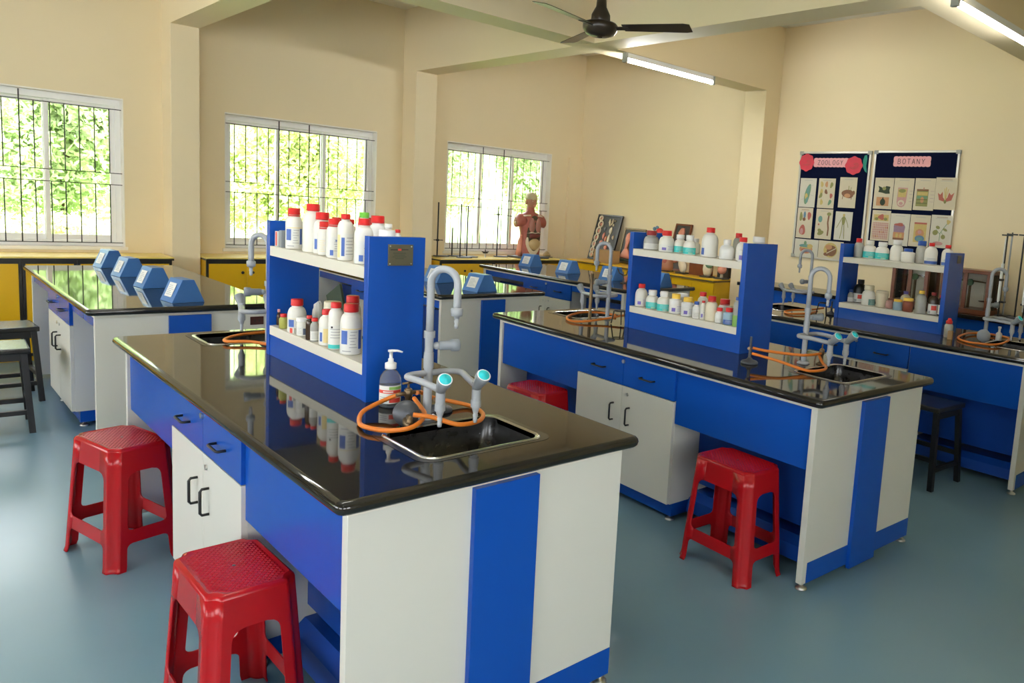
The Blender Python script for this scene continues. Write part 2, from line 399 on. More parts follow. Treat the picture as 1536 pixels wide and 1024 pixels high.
for i, (cx, cy, cz, rx, rz, key, lab) in enumerate((
    (-.9, 15.0, 2.3, 1.5, 2.3, 0, 'leafy tree seen at the left edge of the leftmost window'),
    (2.15, 15.0, 2.3, 1.5, 2.3, 0, 'green tree filling the right pane of the leftmost window'),
    (5.2, 15.0, 2.3, 1.5, 2.3, 1, 'pale leafy tree behind the left panes of the middle window'),
    (8.25, 15.0, 2.3, 1.5, 2.3, 0, 'leafy tree behind the right panes of the middle window'),
    (11.3, 15.0, 2.6, 1.5, 2.0, 0, 'tree seen through the upper panes of the window by the torso model'),
    (14.4, 15.5, 2.8, 1.5, 2.0, 1, 'tree farthest right, behind the torso model window'),
    (.65, 18.4, 2.5, 1.6, 2.5, 1, 'taller pale tree behind and between the two trees of the leftmost window'),
    (4.0, 18.4, 2.7, 1.6, 2.6, 1, 'taller pale tree behind, at the left edge of the middle window'),
    (7.3, 18.4, 2.7, 1.6, 2.6, 1, 'taller pale tree behind the centre of the middle window'),
    (10.6, 18.4, 2.9, 1.6, 2.5, 1, 'taller pale tree behind the left panes of the torso window'),
    (-2.6, 18.4, 2.6, 1.6, 2.5, 0, 'taller tree behind, far left of the leftmost window'),
    (13.9, 19.0, 3.2, 1.6, 2.5, 0, 'taller tree behind, right of the torso model'))):
    tree('garden_tree', lab, 'tree', 'garden trees outside the windows', cx, cy, cz, rx, 1.5, rz, 17000, .064, 'leafB' if key else 'leafA')
for cx, cy, r, lab in ((-.75, 12.2, 1.05, 'yellow green shrub low in the left pane of the leftmost window'), (1.5, 12.2, 1.05, 'yellow green shrub low in the right pane of the leftmost window'),
    (3.75, 12.4, 1.05, 'bushy shrub low behind the left part of the middle window'), (6.0, 12.4, 1.05, 'bushy shrub behind the white bottles and the middle window')):
    tree('garden_shrub', lab, 'shrub', 'garden shrubs outside the windows', cx, cy, .3, r, .8, .95, 8000, .05, 'leafB', False)

# ---------------------------------------------------------------- lab benches
TOP = .88
def handle_h(L=.10):   # bow handle along y, base on plane x=0, standing towards -x
    return MB().m('blackmetal').tube([(0.002, -L/2, 0), (-.022, -L/2, 0), (-.028, -L/2+.008, 0), (-.028, L/2-.008, 0), (-.022, L/2, 0), (0.002, L/2, 0)], .0048, 8)
def handle_v(L=.095):
    return MB().m('blackmetal').tube([(0.002, 0, -L/2), (-.022, 0, -L/2), (-.028, 0, -L/2+.008), (-.028, 0, L/2-.008), (-.022, 0, L/2), (0.002, 0, L/2)], .0052, 8)
def foot():
    return MB().m('steel').lathe([(0, 0), (.026, 0), (.026, .006), (.018, .012), (.009, .016), (.007, .035)], 14)
def slab(W, L, holes):
    """granite top with a bullnose edge and sink cut-outs, centred, top at z=TOP"""
    b = MB().m('granite'); t = .038; r = t/2
    prof = []
    for i in range(7):
        a = -PI/2+PI*i/6; prof.append((r*math.cos(a)-r, r*math.sin(a)-r))      # (outward, z)
    rings = []
    for d, z in prof:
        rings.append([Vector((x, y, TOP+z)) for x, y in rrect(-W/2-d, W/2+d, -L/2-d, L/2+d, max(.004, .03+d), 4)])
    vr = [[b.bm.verts.new(p) for p in rg] for rg in rings]; fs = []
    for A, B in zip(vr, vr[1:]):
        n = len(A)
        for k in range(n): fs.append(b.bm.faces.new((A[k], A[(k+1) % n], B[(k+1) % n], B[k])))
    b._fin(fs, True)
    es = [b.bm.edges.get((vr[-1][k], vr[-1][(k+1) % len(vr[-1])])) for k in range(len(vr[-1]))]
    for x0, x1, y0, y1 in holes:
        pts = rrect(x0, x1, y0, y1, .035, 5); top = [b.bm.verts.new((x, y, TOP)) for x, y in pts]; bot = [b.bm.verts.new((x, y, TOP-t)) for x, y in pts]
        n = len(pts)
        b._fin([b.bm.faces.new((top[k], bot[k], bot[(k+1) % n], top[(k+1) % n])) for k in range(n)])
        es += [b.bm.edges.get((top[k], top[(k+1) % n])) for k in range(n)]
    g = bmesh.ops.triangle_fill(b.bm, use_beauty=True, use_dissolve=False, edges=es, normal=(0, 0, 1))
    b._fin([f for f in g['geom'] if isinstance(f, bmesh.types.BMFace)])
    return b
def lab_bench(cx, cy, rz, W, L, sinks, label, apron=.545):
    e = empty('lab_bench', (cx, cy, 0), rz, label, 'lab bench', 'lab benches in two rows')
    holes = [(sx-.205, sx+.205, sy-.155, sy+.155) for sx, sy in sinks]
    top = slab(W, L, holes).build('countertop', e); top['label'] = 'polished black granite countertop'
    for sx, sy in sinks:
        b = MB().m('sink')
        outer = [(sx+x, sy+y) for x, y in rrect(-.222, .222, -.172, .172, .05, 6)]; lip = [(sx+x, sy+y) for x, y in rrect(-.205, .205, -.155, .155, .04, 6)]; bot = [(sx+x, sy+y) for x, y in rrect(-.185, .185, -.135, .135, .05, 6)]
        z = TOP
        b.loft([[Vector((x, y, z-.001)) for x, y in lip], [Vector((x, y, z-.02)) for x, y in lip], [Vector((x, y, z-.17)) for x, y in bot], [Vector((sx+(x-sx)*.1, sy+(y-sy)*.1, z-.178)) for x, y in bot]], cap=False)
        b.m('rim').loft([[Vector((sx+(x-sx)*.88, sy+(y-sy)*.85, z+.001)) for x, y in outer], [Vector((sx+(x-sx)*.9, sy+(y-sy)*.88, z+.004)) for x, y in outer], [Vector((sx+(x-sx)*.93, sy+(y-sy)*.91, z+.004)) for x, y in outer], [Vector((sx+(x-sx)*.94, sy+(y-sy)*.925, z+.0002)) for x, y in outer]], cap=False)
        b.m('sink').loft([[Vector((sx+(x-sx)*.94, sy+(y-sy)*.925, z+.0008)) for x, y in outer], [Vector((sx+(x-sx)*1.04, sy+(y-sy)*1.04, z+.0008)) for x, y in outer]], cap=False)
        b.m('steel').lathe([(0, z-.176), (.02, z-.176), (.024, z-.172)], 14, Matrix.Translation((sx, sy, 0)))
        so = b.build('sink', e); so['label'] = 'black inset sink with bright steel rim'
    hx = W/2-.045; hy = L/2-.047
    q = .03; MB().m('shelf').box(-hx, -hx+q, -hy, hy, .824, .8415).box(hx-q, hx, -hy, hy, .824, .8415).box(-hx+q, hx-q, -hy, -hy+q, .824, .8415).box(-hx+q, hx-q, hy-q, hy, .824, .8415).build('edge_trim', e)
    for s in (-1, 1):
        y0, y1 = sorted((s*hy, s*(hy-.032)))
        ep = MB().m('white').box(-hx, hx, y0, y1, .03, .824, .0015).build('end_panel', e)
        sk = MB().m('blue'); ya, yb = sorted((s*(hy+.0025), s*(hy-.001))); sk.box(-hx+.03, hx-.002, ya, yb, .03, .125).build('skirting', ep)
        st = MB().m('blue'); ya, yb = sorted((s*(hy+.02), s*(hy-.001))); o = st.box(-.11, .11, ya, yb, .012, .8235, .0015).build('stripe_panel', ep); o['label'] = 'vertical blue stripe panel'
        for x in (-hx+.025, hx-.025): foot().build('leveling_foot', e, (x, s*(hy-.016), 0))
    for s in (-1, 1):
        for k in (-1, 1):
            ya, yb = sorted((k*.412, k*(hy-.034))); xa, xb = sorted((s*.232, s*.250))
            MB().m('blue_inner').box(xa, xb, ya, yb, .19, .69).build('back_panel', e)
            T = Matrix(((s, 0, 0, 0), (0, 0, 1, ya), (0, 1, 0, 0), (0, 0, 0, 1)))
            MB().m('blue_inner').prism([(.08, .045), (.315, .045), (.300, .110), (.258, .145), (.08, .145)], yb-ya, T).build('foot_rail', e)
    cw = .41
    for s in (-1, 1):
        c = MB().m('white'); xa, xb = sorted((s*(hx-.02), s*.01)); c.box(xa, xb, -cw, cw, .105, .8235); co = c.build('cabinet', e)
        c = MB().m('blue'); xa, xb = sorted((s*(hx-.045), s*.142)); c.box(xa, xb, -cw+.01, cw-.01, .03, .1045).build('plinth', co)
        for y in (-cw+.04, cw-.04): foot().build('leveling_foot', co, (s*(hx-.07), y, 0))
        xf = s*hx
        for k in (-1, 1):
            ya, yb = sorted((k*.0012, k*(cw-.002))); xa, xb = sorted((s*(hx-.0195), s*hx))
            d = MB().m('blue').box(xa, xb, ya, yb, .662, .8225, .0012).build('drawer', co)
            h = handle_h().build('handle', d, (xf, k*cw*.5, .735)); h.rotation_euler = (0, 0, 0 if s < 0 else PI); h['label'] = 'black bow handle'
            d = MB().m('white').box(xa, xb, ya, yb, .108, .658, .0012).build('door', co)
            h = handle_v().build('handle', d, (xf, k*.068, .50)); h.rotation_euler = (0, 0, 0 if s < 0 else PI); h['label'] = 'black bow handle'
            if k*s > 0 or apron > .7: MB().m('steel').cyl((xf-s*.004, k*.045, .618), (xf+s*.006, k*.045, .618), .010, seg=12).build('lock', d)
        MB().m('steel').cyl((xf-s*.004, .0, .795), (xf+s*.008, .0, .795), .011, seg=12).build('lock', co)
        for k in (-1, 1):
            ya, yb = sorted((k*(cw+.002), k*(hy-.034))); xa, xb = sorted((s*(hx-.03), s*(hx-.012)))
            MB().m('blue').box(xa, xb, ya, yb, apron, .8235, .001).build('apron_panel', e)
    return e
BEN = dict(A=(.742, 1.738, 0, 1.012, 2.492), B=(2.7455, 1.6732, -.0391, 1.012, 2.66), C=(4.90, 1.53, 0, 1.012, 2.492),
           D=(.784, 5.09, 0, 1.012, 2.492), E=(2.968, 5.212, 0, 1.012, 2.47), F=(4.84, 5.168, 0, 1.012, 2.492))
CEN = {}
for k, (x, y, a, w, l) in BEN.items():
    c, s = math.cos(a), math.sin(a); CEN[k] = (x+w/2*c-l/2*s, y+w/2*s+l/2*c, a, w, l)
SK = dict(A=[(.022, .31-1.246+.012), (.0, 1.246-.235)], B=[(.10, .31-1.33), (.10, 1.33-.265)], C=[(.02, .32-1.246), (.0, 1.246-.24)], D=[], E=[], F=[])
LB = dict(A='white and blue bench in front with sink, sanitizer bottle and red stools on its left',
          B='white and blue bench right of the front one, red stool at its near corner',
          C='white and blue bench at the right edge with a dark stool tucked under',
          D='bench at left carrying a row of four blue boxes, black stools beside it',
          E='bench behind the front rack carrying blue boxes, its end panel in the middle',
          F='far bench by the torso window carrying blue boxes and a black clamp')
for k in 'ABCDEF':
    cx, cy, a, w, l = CEN[k]
    be = lab_bench(cx, cy, a, w, l, SK[k], LB[k], .545 if k in 'ABC' else .762)
    if k == 'D': MB().m('socket').box(.330, .408, -l/2+.042, -l/2+.0465, .742, .794, .002).m('ink').box(.352, .362, -l/2+.0415, -l/2+.0425, .76, .776).box(.376, .386, -l/2+.0415, -l/2+.0425, .76, .776).build('socket_plate', be)['label'] = 'dark maroon socket plate'
def loc(k, u, v):   # bench-local -> world
    cx, cy, a, w, l = CEN[k]; c, s = math.cos(a), math.sin(a)
    return cx+u*c-v*s, cy+u*s+v*c

# ---------------------------------------------------------------- reagent racks
RACK = dict(A=((1.19, 2.574), 0., .212, .99, 1.471), B=((3.275, 2.545), -.0391, .26, .97, 1.488), C=((5.35, 2.33), 0., .25, .90, 1.476))
SZ = dict(A=(1.362, 1.013), B=(1.385, 1.022), C=(1.37, 1.007))
RLB = dict(A='blue reagent rack with two cream shelves and dark plaque, on the front bench', B='blue reagent rack with two cream shelves on the bench right of the front one', C='blue reagent rack by the charts, small square plaque on its upright')
for k, ((ox, oy), a, wd, ln, zt) in RACK.items():
    e = empty('reagent_rack', (ox, oy, TOP), a, RLB[k], 'rack', 'reagent racks on the benches')
    t = .034; z1 = zt-TOP; hi, lo = SZ[k][0]-TOP, SZ[k][1]-TOP
    up = MB().m('blue').box(0, wd, 0, t, .0005, z1, .0015).build('upright', e)
    MB().m('blue').box(0, wd, ln-t, ln, .0005, z1, .0015).build('upright', e)
    MB().m('shelf').box(.002, wd-.002, t, ln-t, hi-.042, hi, .0015).build('shelf', e)
    MB().m('shelf').box(.002, wd-.002, t, ln-t, lo-.04, lo, .0015).build('shelf', e)
    MB().m('blue').box(.004, .022, t, ln-t, .0005, lo-.0405).build('apron', e)
    MB().m('blue').box(wd-.022, wd-.004, t, ln-t, .0005, lo-.0405).build('apron', e)
    if k in 'AC':
        p = MB()
        if k == 'A': x0, x1, za, zb = .069, .163, z1-.102, z1-.026
        else: x0, x1, za, zb = .13, .19, z1-.075, z1-.02
        p.m('plate').box(x0, x1, -.004, -.0002, za, zb, .001)
        if k == 'A':
            p.m('ink').box(x0+.008, x0+.034, -.0048, -.003, zb-.021, zb-.017).m('l_red').box(x0+.036, x0+.048, -.0048, -.003, zb-.022, zb-.015).m('ink').box(x0+.050, x0+.075, -.0048, -.003, zb-.020, zb-.0165)
            p.m('k_dkgreen')
            for j, (u0, u1) in enumerate(((.018, .066), (.022, .062), (.016, .068), (.026, .058))): p.box(x0+u0, x0+u1, -.0046, -.003, zb-.032-j*.0065, zb-.030-j*.0065)
            p.m('steel')
            for xx in (x0+.007, x1-.007):
                for zz in (za+.007, zb-.007): p.ball((xx, -.004, zz), .0028, seg=8)
        else:
            p.m('l_dark')
            for i in range(3):
                for j in range(3): p.box(x0+.008+i*.017, x0+.021+i*.017, -.0045, -.003, za+.006+j*.016, za+.018+j*.016)
        o = p.build('plaque', up); o['label'] = 'dark metal plaque with small engraved lines'

# ---------------------------------------------------------------- gooseneck lab taps
def lab_tap():
    e = empty('lab_tap', (0, 0, 0))
    z = 0
    p = MB().m('grey').lathe([(0, 0), (.034, 0), (.034, .004), (.026, .010), (.019, .014)], 18).cyl((0, 0, .01), (0, 0, .29), .0142, seg=14).cyl((0, 0, .172), (0, 0, .225), .0165, seg=14).cyl((0, 0, .275), (0, 0, .298), .0185, seg=14)
    p.build('column', e)
    D = .098; dx, dy = .50, -.866; r = D/2
    pts = [(0, 0, .29), (0, 0, .36), (0, 0, .46)]
    for i in range(1, 13):
        a = PI-PI*i/12; q = r+r*math.cos(a); pts.append((dx*q, dy*q, .46+r*math.sin(a)))
    pts += [(dx*D, dy*D, .40), (dx*D, dy*D, .375)]
    g = MB().m('grey').tube(pts, .0125, 12)
    go = g.build('gooseneck', e)
    n = MB().m('grey').lathe([(0, -.052), (.006, -.052), (.008, -.04), (.006, -.038), (.009, -.026), (.0065, -.024), (.010, -.012), (.018, -.010), (.0195, .002), (.0195, .014), (.015, .018)], 14, Matrix.Translation((dx*D, dy*D, .368)))
    n.build('nozzle', go)
    v = MB().m('grey').ball((.024, -.006, .247), .013, seg=10).m('greydark')
    T = Matrix.Translation((.03, -.008, .247)) @ Vector((1, -.25, 0)).to_track_quat('Z', 'Y').to_matrix().to_4x4()
    v.lathe([(0, 0), (.014, 0), (.016, .006), (.016, .04), (.021, .044), (.022, .066), (.019, .070), (0, .070)], 16, T)
    v.build('valve', e)
    zA = .155
    for pts, tp, yaw in (([(0, 0, zA), (-.05, .0, zA), (-.078, -.012, zA), (-.088, -.035, zA), (-.080, -.10, zA), (-.071, -.197, zA-.006)], (-.070, -.205), (-.19, -.66, .62)), ([(0, 0, zA), (.05, .0, zA), (.088, -.012, zA), (.098, -.05, zA), (.075, -.12, zA), (.05, -.212, zA-.004)], (.047, -.222), (-.08, -.66, .68))):
        a = MB().m('grey').tube(smoothpath(pts, 5), .0110, 10).build('arm', e)
        x, y = tp
        b = MB().m('grey').cyl((x, y, zA-.05), (x, y, zA+.012), .0145, seg=14).cyl((x, y, zA-.072), (x, y, zA-.05), .0165, seg=14)
        b.lathe([(0, -.052), (.006, -.052), (.008, -.04), (.006, -.038), (.009, -.026), (.0065, -.024), (.010, -.012), (.013, 0)], 12, Matrix.Translation((x, y, zA-.072)))
        bo = b.build('spigot', a)
        dr = Vector(yaw); T = Matrix.Translation((x, y, zA-.008)) @ dr.to_track_quat('Z', 'Y').to_matrix().to_4x4()
        MB().m('greydark').lathe([(0, 0), (.015, 0), (.016, .02), (.0225, .05), (.0235, .068), (.0215, .0705)], 18, T).m('fixture').lathe([(.0215, .0705), (.0185, .071)], 18, T).m('teal').lathe([(.0185, .0708), (.0175, .073), (.008, .073), (.007, .075), (0, .075)], 18, T).build('tap_knob', a)['label'] = 'grey knob with turquoise disc'
    return e
tp0 = lab_tap()
TAPS = [(1.275, 2.295, 0, 'grey gooseneck tap on the front bench behind the hand sanitizer sink'),
        (1.27, 3.775, PI, 'grey gooseneck tap behind the far end of the front bench rack'),
        (3.40, 2.21, -.039, 'grey gooseneck tap with turquoise knobs at near sink of the second bench'),
        (3.44, 3.825, PI-.039, 'grey gooseneck tap at the far sink of the second bench, before the leaning boards'),
        (5.50, 2.075, 0, 'grey gooseneck tap at the right edge before the tall burette rods'),
        (5.47, 3.56, PI, 'grey gooseneck tap below the zoology board, on the rightmost bench')]
for i, (x, y, a, lab) in enumerate(TAPS):
    o = tp0 if i == 0 else copy_tree(tp0)
    tag(o, lab, 'tap'); place(o, (x, y, TOP+.0005), a, lab, 'gooseneck lab taps')

# ---------------------------------------------------------------- red plastic stools
M['redseat'] = mat('red_plastic_seat', (.40,.005,.010), .24, var=.04, vscale=5.)
SH = .512
def stool():
    e = empty('plastic_stool', (0, 0, 0))
    hx1, hy1, hx0, hy0 = .118, .176, .148, .212      # half sizes at top / floor
    def hs(z):
        t = 1-z/SH; f = .004*max(0, 1-z/.02)
        return hx1+(hx0-hx1)*t+f, hy1+(hy0-hy1)*t+f
    nt_ = .030                                        # corner notch
    lw = .032                                         # leg width beyond the notch on each face
    zt, z1, z0 = .408, .168, .112                     # window top, crossbar top, crossbar bottom
    zs = [0, .01, .02, .05, .08, .090, .098, .104, .109, z0, .125, .150, z1, .171, .176, .182, .19, .25, .32, .36, .376, .388, .397, .403, zt, .44, SH-.014]
    def flare(z):
        if z >= zt: return .034
        if z > zt-.034: d = z-(zt-.034); return .034-math.sqrt(max(0, .034**2-d*d))
        if z1 < z < z1+.02: d = (z1+.02)-z; return .02-math.sqrt(max(0, .02**2-d*d))
        if z0 <= z <= z1: return .02
        if z0-.022 < z < z0: d = z-(z0-.022); return .022-math.sqrt(max(0, .022**2-d*d))
        return 0
    def notch(hx, hy):   # points from face y=hy round to face x=hx
        n = nt_; pts = [(hx-n-.008, hy), (hx-n-.001, hy-.002)]
        q = math.hypot(n+.001, .006)
        for i in range(1, 6):
            a = R(193+64*i/6); pts.append((hx+.002+q*math.cos(a), hy+.002+q*math.sin(a)))
        pts += [(hx-.002, hy-n-.001), (hx, hy-n-.008)]
        return pts
    def solid(o):
        md = o.modifiers.new('thick', 'SOLIDIFY'); md.thickness = .0045; md.offset = -1; md.use_even_offset = True; return o
    body = []
    for sx in (1, -1):
        for sy in (1, -1):
            b = MB().m('red'); rows = []
            for z in zs:
                hx, hy = hs(z); f = flare(z)
                pts = [(hx-nt_-lw-f, hy)]+notch(hx, hy)+[(hx, hy-nt_-lw-f)]
                rows.append([b.bm.verts.new((sx*x, sy*y, z)) for x, y in pts])
            for A, B in zip(rows, rows[1:]):
                for k in range(len(A)-1):
                    q = (A[k], A[k+1], B[k+1], B[k]); f_ = b.bm.faces.new(q if sx*sy < 0 else q[::-1]); f_.smooth = 1 <= k <= 9; f_.material_index = 0
            me = bpy.data.meshes.new('leg'); b.bm.normal_update(); b.bm.to_mesh(me); b.bm.free(); me.materials.append(M['red'])
            o = bpy.data.objects.new('leg', me); COL.objects.link(o); o.parent = e; solid(o)
    def strip(name, za, zb, nseg=3):
        for ax, sg in ((0, 1), (0, -1), (1, 1), (1, -1)):
            b = MB().m('red'); rows = []
            for i in range(nseg+1):
                z = za+(zb-za)*i/nseg; hx, hy = hs(z); f = flare(min(max(z, za+1e-5), zb-1e-5))
                if ax == 0: a = hx-nt_-lw-f; pts = [(a*(-1+2*k/6), sg*hy, z) for k in range(7)]
                else: a = hy-nt_-lw-f; pts = [(sg*hx, a*(-1+2*k/6), z) for k in range(7)]
                rows.append([b.bm.verts.new(p) for p in pts])
            for A, B in zip(rows, rows[1:]):
                for k in range(6):
                    q = (A[k], A[k+1], B[k+1], B[k]); flip = (ax == 0) == (sg > 0)
                    f_ = b.bm.faces.new(q[::-1] if flip else q)
            b.bm.normal_update()
            me = bpy.data.meshes.new(name); b.bm.to_mesh(me); b.bm.free(); me.materials.append(M['red'])
            o = bpy.data.objects.new(name, me); COL.objects.link(o); o.parent = e; solid(o)
    strip('crossbar', z0+.0001, z1-.0001); strip('apron', zt+.0001, SH-.014)
    b = MB().m('red')
    def outline(z, ins):
        hx, hy = hs(z); hx -= ins; hy -= ins; q = []
        base = notch(hx, hy)
        for sx, sy, rev in ((1, 1, 0), (1, -1, 1), (-1, -1, 0), (-1, 1, 1)):
            s_ = [(sx*x, sy*y) for x, y in base]; s_ = s_[::-1] if rev else s_
            q += s_
        # bowed long sides
        return q
    b.m('red').loft([[Vector((x, y, z)) for x, y in outline(z, i)] for z, i in ((SH-.014, 0), (SH-.008, .0012), (SH-.003, .005), (SH, .011))], cap=False)
    b.m('redseat')
    top = [b.bm.verts.new((x, y, SH)) for x, y in outline(SH, .011)]
    inn = [b.bm.verts.new((x, y, SH-.003)) for x, y in outline(SH, .02)]
    n = len(top)
    b._fin([b.bm.faces.new((top[k], top[(k+1) % n], inn[(k+1) % n], inn[k])) for k in range(n)], True)
    b._fin([b.bm.faces.new(inn)])
    p_ = .0115
    for i in range(-12, 13):          # raised lozenges of the embossed seat
        for j in range(-17, 18):
            if (i+j) % 2: continue
            x, y = i*p_*.72, j*p_*.86
            if abs(x) > hx1-.026 or abs(y) > hy1-.026 or (abs(x) > hx1-.045 and abs(y) > hy1-.045) or math.hypot(x, y) < .01: continue
            w_ = p_*.62; z_ = SH-.003
            q0 = [b.bm.verts.new((x+a*w_, y+c*w_*1.15, z_)) for a, c in ((1, 0), (0, 1), (-1, 0), (0, -1))]
            q1 = [b.bm.verts.new((x+a*w_*.55, y+c*w_*.63, z_+.0017)) for a, c in ((1, 0), (0, 1), (-1, 0), (0, -1))]
            b._fin([b.bm.faces.new(q1)]+[b.bm.faces.new((q0[k], q0[(k+1) % 4], q1[(k+1) % 4], q1[k])) for k in range(4)])
    b.m('ink').lathe([(.005, SH-.0028), (.0045, SH-.002), (0, SH-.002)], 10)
    b.build('seat', e)['label'] = 'embossed red seat'
    return e
st0 = stool()
for i, (x, y, a, lab) in enumerate(((.705, 3.835, R(14), 'red plastic stool farther from the camera, left of the front bench'),
                                    (.697, 2.343, R(1), 'red plastic stool nearest the camera, left of the front bench'),
                                    (2.745, 2.09, R(-3), 'red plastic stool pushed under the near corner of the second bench'),
                                    (2.79, 3.70, R(4), 'red plastic stool almost hidden under the second bench, behind the tap'))):
    o = st0 if i == 0 else copy_tree(st0)
    tag(o, lab, 'stool'); place(o, (x, y, 0), a, lab, 'red plastic stools')
# black stools
def dark_stool():
    e = empty('wooden_stool', (0, 0, 0)); z = .53; w = .172
    MB().m('blackwood').box(-w, w, -w, w, z-.034, z, .01).build('seat', e)
    for sx in (-1, 1):
        for sy in (-1, 1):
            b = MB().m('blackmetal'); x0, y0, x1, y1 = sx*(w+.0), sy*(w+.0), sx*(w-.03), sy*(w-.03); u = .016
            b.loft([[Vector((x0+a*u, y0+c*u, 0)) for a, c in ((-1,-1),(1,-1),(1,1),(-1,1))], [Vector((x1+a*u, y1+c*u, z-.034)) for a, c in ((-1,-1),(1,-1),(1,1),(-1,1))]], smooth=False); b.build('leg', e)
    for zz, ins in ((.13, .008), (.19, .011)):
        for s in (-1, 1):
            if zz < .15: MB().m('blackmetal').box(-w+ins+.008, w-ins-.008, s*(w-ins)-.011, s*(w-ins)+.011, zz-.014, zz+.014).build('stretcher', e)
            else: MB().m('blackmetal').box(s*(w-ins)-.011, s*(w-ins)+.011, -w+ins+.008, w-ins-.008, zz-.014, zz+.014).build('stretcher', e)
    for s in (-1, 1):
        MB().m('blackmetal').box(-w+.045, w-.045, s*(w-.03)-.008, s*(w-.03)+.008, z-.08, z-.0345).build('rail', e)
    return e
bs0 = dark_stool()
for i, (x, y, a, lab) in enumerate(((.475, 6.13, R(-3), 'black stool nearest the camera at the left edge, pale reflection on its seat'),
                                    (.60, 6.92, R(3), 'black stool behind the other one at the left edge, by the yellow cabinets'),
                                    (4.74, 2.10, R(-4), 'dark stool in shade under the rightmost bench'))):
    o = bs0 if i == 0 else copy_tree(bs0)
    tag(o, lab, 'stool'); place(o, (x, y, 0), a, lab, 'dark square stools')

# ---------------------------------------------------------------- blue sloping boxes
def blue_box():
    e = empty('blue_box', (0, 0, 0)); w, t, h, L = .084, .030, .138, .165
    T = Matrix(((1, 0, 0, 0), (0, 0, -1, L/2), (0, 1, 0, 0), (0, 0, 0, 1)))
    b = MB().m('boxblue').prism([(-w, .0005), (w, .0005), (t, h), (-t, h)], L, T)
    bmesh.ops.recalc_face_normals(b.bm, faces=b.bm.faces[:])
    r = bmesh.ops.bevel(b.bm, geom=b.bm.edges[:], offset=.003, segments=2, affect='EDGES', profile=.7)
    b.build('case', e)
    d = Vector((w-t, 0, h)).normalized(); nrm = Vector((-d.z, 0, d.x)); c = Vector((-(w+t)/2, 0, h*.52))+nrm*.0012
    Tl = Matrix((( d.x, 0, nrm.x, c.x), (0, -1, 0, c.y), (d.z, 0, nrm.z, c.z), (0, 0, 0, 1)))
    b = MB().m('paper').box(-.044, .044, -.045, .045, 0, .0018, T=Tl)
    b.m('print')
    for i in range(6): b.box(-.030+i*.011, -.027+i*.011, -.034, .034-.012*(i % 3), .0018, .0022, T=Tl)
    b.build('label_card', e)
    return e
bb0 = blue_box(); nb = 0
ords = ['farthest', 'second farthest', 'second nearest', 'nearest']
BX = [(1.305, 7.42, 'farthest of the four blue boxes on the left bench'), (1.305, 6.755, 'second farthest blue box on the left bench'),
      (1.305, 6.065, 'second nearest blue box on the left bench'), (1.300, 5.335, 'nearest blue box on the left bench'),
      (3.43, 5.39, 'blue box at the end of the bench behind the rack, right of the gooseneck'), (3.44, 6.05, 'blue box half hidden by the right side of the front rack upright'),
      (5.39, 7.40, 'blue box on the far bench below the torso model'), (5.345, 6.64, 'second blue box from the torso end on the far bench'),
      (5.36, 5.93, 'blue box on the far bench behind the second gooseneck tap'), (5.46, 5.33, 'blue box on the far bench seen through the middle rack')]
for x, y, lab in BX:
    o = bb0 if nb == 0 else copy_tree(bb0); nb += 1
    o.scale = (1.08, 1.08, 1.0) if nb < 5 else (1.24, 1.18, 1.02)
    tag(o, lab, 'box'); place(o, (x, y, TOP+.0005), R(7+random.uniform(-2, 2)), lab, 'blue sloping boxes')

# ---------------------------------------------------------------- yellow storage cabinets
def storage(x0, x1, z, depth, label, framed=True, ndoor=2, loc=(0,0,0), rz=0., grp='yellow storage cabinets', lend=False):
    """front on local y=0 facing -y, running x0..x1, body behind"""
    e = empty('storage_cabinet', (loc[0], loc[1], 0), rz, label, 'cabinet', grp)
    if x0 != 0:
        c, s = math.cos(rz), math.sin(rz); e.location = (loc[0]+x0*c, loc[1]+x0*s, 0); x1 -= x0; x0 = 0
    g = .0015
    b = MB().m('yellow').box(x0+g, x1-g, .02, depth, .05, z-.031); b.m('yellow').box(x0+g, x1-g, .05, depth, 0, .05); b.build('body', e)
    if framed:
        f = MB().m('black'); f.box(x0+g, x1-g, .0, .0195, z-.061, z-.031).box(x0+g, x0+.022, .0, .0195, .05, z-.061).box(x1-.022, x1-g, .0, .0195, .05, z-.061).box(x0+.022, x1-.022, 0, .0195, .05, .075); f.build('face_frame', e)
        a0, a1, zt = x0+.0225, x1-.0225, z-.0615
    else: a0, a1, zt = x0+.004, x1-.004, z-.042
    for i in range(ndoor):
        u0 = a0+(a1-a0)*i/ndoor+.001; u1 = a0+(a1-a0)*(i+1)/ndoor-.001
        d = MB().m('yellow').box(u0, u1, .0012, .0195, .077, zt, .001).build('door', e)
        kx = u1-.045 if (i == 0 and ndoor == 2) else u0+.045
        MB().m('blackmetal').lathe([(0, .028), (.013, .026), (.015, .018), (.007, .012), (.006, 0)], 12, Matrix.Translation((kx, .001, zt-.085)) @ Matrix.Rotation(PI/2, 4, 'X')).build('knob', d)
    return e
def worktop(x0, x1, y0, y1, z, label, key='yellowtop', edge='black'):
    b = MB().m(key).box(x0, x1, y0, y1, z-.014, z, .002); b.m(edge).box(x0+.001, x1-.001, y0-.0015, y1-.001, z-.0305, z-.0142)
    return tag(b.build('worktop'), label, 'worktop')
CZ = .892; FY = 8.19; DP = Y1-.002-FY
def pilcut(x0, x1, lab, keep):  # worktop that stops at the wall
    return worktop(x0, x1, FY-.012, Y1-.001, CZ, lab)
CL = [(-1.35, -.62, 'yellow cabinet unit farthest left, mostly out of frame'), (-.62, .11, 'yellow cabinet unit at the left edge of the frame'), (.11, .843, 'yellow cabinet unit behind the black stools'), (.843, 1.21, 'narrow yellow cabinet unit just behind the left bench corner'), (1.21, 1.915, 'yellow cabinet unit behind the first blue box, ending at the pillar')]
